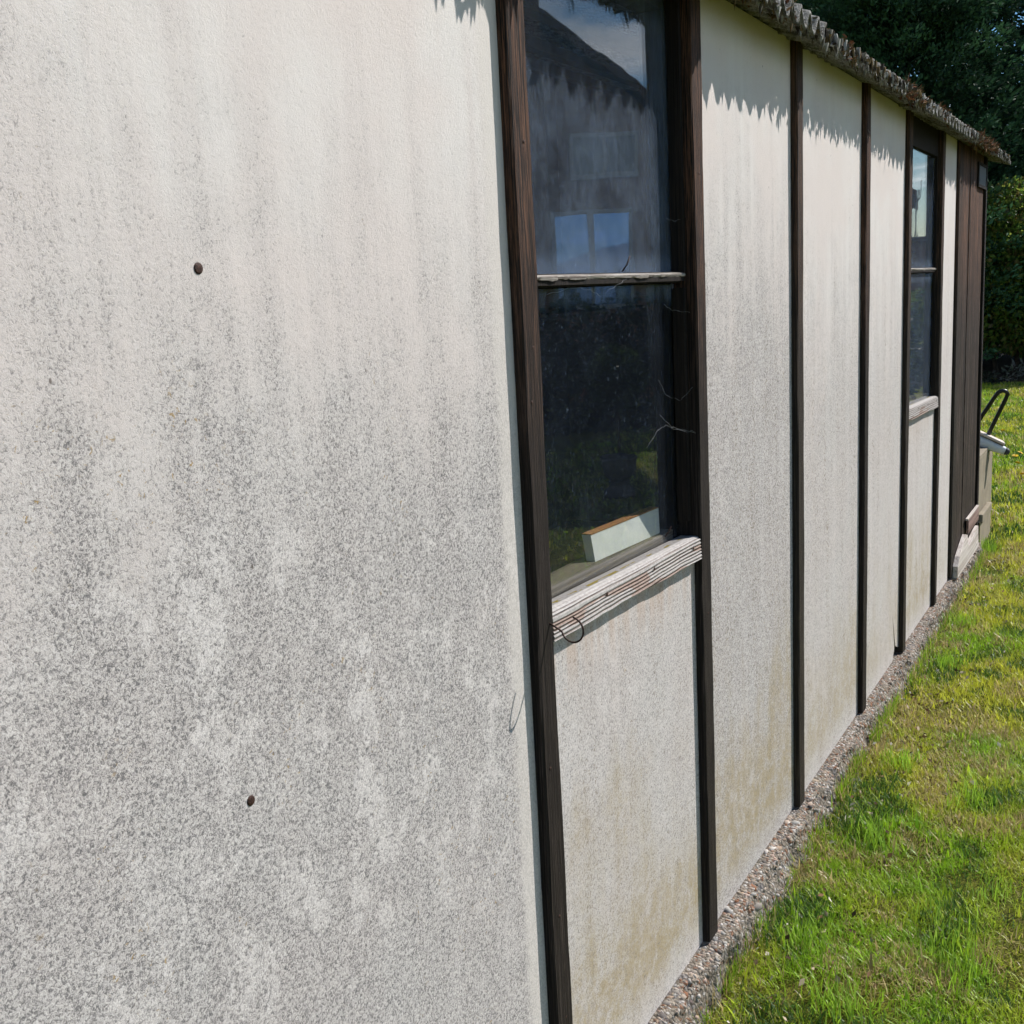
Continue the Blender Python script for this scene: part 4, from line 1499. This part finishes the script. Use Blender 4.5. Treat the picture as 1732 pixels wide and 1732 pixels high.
def slab(name, p, q, thick, y0, y1, mat, parent):
    """roof slope: section line p->q swept in local y"""
    (u0, z0), (u1, z1) = (-p[0], p[1]), (-q[0], q[1])
    V = []
    for y in (y0, y1):
        V += [(u0, y, z0), (u1, y, z1), (u1, y, z1 + thick), (u0, y, z0 + thick)]
    Fc = [(0, 1, 2, 3), (7, 6, 5, 4), (0, 4, 5, 1), (1, 5, 6, 2), (2, 6, 7, 3), (3, 7, 4, 0)]
    return link(name, pymesh(name, V, Fc), mat, parent)


def house_window(u0, u1, z0, z1, y, parent, mull=1, glass='bglass'):
    u0, u1 = -u1, -u0
    fr = [(u0 - .06, u1 + .06, y - .05, y - .001, z0 - .07, z0), (u0 - .06, u1 + .06, y - .05, y - .001, z1, z1 + .06), (u0 - .06, u0, y - .05, y - .001, z0 + .0005, z1 - .0005), (u1, u1 + .06, y - .05, y - .001, z0 + .0005, z1 - .0005)]
    step = (u1 - u0) / (mull + 1)
    for k in range(mull):
        c = u0 + step * (k + 1)
        fr.append((c - .03, c + .03, y - .048, y - .001, z0 + .0005, z1 - .0005))
    w_ = boxes('window', fr, M['upvc'], parent)
    for k in range(mull + 1):
        a = u0 + step * k + (.031 if k else .0005)
        b = u0 + step * (k + 1) - (.031 if k < mull else .0005)
        box('pane', a, b, y - .03, y - .012, z0 + .0005, z1 - .0005, M[glass], w_)
    return w_


dv = Vector((0.89, -0.4555, 0)).normalized()
h1 = empty('brick_house', (1.75 + dv.x * 15.0, 0.05 + dv.y * 15.0, LZ), math.atan2(-dv.x, dv.y))
tag(h1, 'brown brick gabled house with external chimney, mirrored in the near window', 'house')
gable_wall('wall', -6.0, 2.5, 3.22, -1.75, 6.65, 0, 0.3, M['brick'], h1)
boxes('side_wall', [(-2.499, -2.2, 0.3005, 8, 0, 3.2), (5.7, 5.999, 0.3005, 8, 0, 3.2)], M['brick'], h1)
rf = slab('roof', (2.95, 2.93), (-1.75, 6.72), 0.16, -0.25, 8.2, M['tile'], h1)
slab('roof', (-1.751, 6.72), (-6.45, 2.93), 0.16, -0.25, 8.2, M['tile'], h1)
box('chimney', 0.23, 1.5, -0.62, -0.27, 0, 8.6, M['brick'], h1, 0.02)
house_window(0.16, 1.06, 3.35, 3.87, 0, h1, 1, 'dimglass')
house_window(-0.16, 0.92, 1.45, 2.78, 0, h1, 1)

h2 = empty('rendered_house', (34.0, -5.38, LZ), R(-100))
tag(h2, 'cream rendered house with vent pipe, mirrored in the far window', 'house')
# local x runs towards +Y (right in the mirror), local y away
boxes('wall', [(0.0, 9, 0, 7, 0, 3.75)], M['render'], h2)
slab('roof', (0.17, 3.86), (-4.5, 6.2), 0.14, -0.4, 7.4, M['tile'], h2)
slab('roof', (-4.501, 6.2), (-9.3, 3.72), 0.14, -0.4, 7.4, M['tile'], h2)
boxes('annex', [(-4.6, -0.001, 0.2, 6, 0, 2.62)], M['brick'], h2)
boxes('annex_roof', [(-4.8, -0.001, 0.0, 6.2, 2.6205, 2.74)], M['tile'], h2)
tube('vent_pipe', [(-a, -0.1, b) for a, b in ((0.13, 2.7), (0.13, 3.62), (0.14, 3.70), (0.23, 3.82), (0.25, 3.90), (0.25, 4.28))], 0.028, M['galv'], h2, 10)
house_window(-2.4, -1.0, 1.0, 2.3, 0, h2, 1, 'dimglass')

# dark hedge between the lawn and the brick house
hd = Vector((dv.y, -dv.x, 0))
hc = Vector((1.75, 0.05, 0)) + dv * 11.2
hb = []
for k in range(-4, 5):
    p = -hd * (k * 0.85)
    hb += [(p.x, p.y, 0.55, 0.62), (p.x * 1.0 + 0.1 * math.sin(k), p.y, 1.05, 0.52)]
shrub('hedge', 'dark evergreen hedge across the lawn, mirrored in the near window', 'hedge', (hc.x, hc.y, LZ), hb, 26000, (0.06, 0.12), [(0.02, 0.035, 0.012), (0.03, 0.05, 0.014), (0.014, 0.025, 0.01)], None, 15)

# stone urn with a little standard tree
M['stone'] = plain('dark_stone', (0.10, 0.10, 0.105), 0.85, 0.2, 0, 0.3, 25, 0.5, 0.01)
up_ = Vector((1.9, 0.05, 0)) + Vector((0.896, -0.413, 0)) * 6.7
urn = empty('stone_urn', (up_.x, up_.y, LZ + 0.008))
tag(urn, 'dark stone urn on the lawn, mirrored in the near window', 'urn')
lathe('pedestal', [(0.125, 0.0), (0.13, 0.02), (0.12, 0.05), (0.085, 0.08), (0.075, 0.11), (0.09, 0.125)], M['stone'], urn)
lathe('bowl', [(0.06, 0.1255), (0.095, 0.15), (0.128, 0.20), (0.138, 0.25), (0.135, 0.29), (0.15, 0.305), (0.15, 0.325), (0.132, 0.325), (0.125, 0.29), (0.02, 0.285)], M['stone'], urn)
st = shrub('standard_tree', 'small clipped ball tree planted in the stone urn', 'tree', (up_.x, up_.y, LZ + 0.30), [(0, 0, 0.66, 0.24)], 2600, (0.03, 0.055), [(0.02, 0.04, 0.014), (0.05, 0.08, 0.02)], None, 19)
for ch in list(st.children):
    if ch.name.startswith('trunk'):
        bpy.data.objects.remove(ch)
limb_mesh('trunk', [((0, 0, -0.01), (0.005, 0, 0.45), 0.012, 0.010), ((0.005, 0, 0.45), (0.0, 0.0, 0.7), 0.010, 0.006), ((0, 0, 0.5), (0.1, 0.05, 0.7), 0.006, 0.003), ((0, 0, 0.5), (-0.1, -0.05, 0.7), 0.006, 0.003)], M['bark'], st)
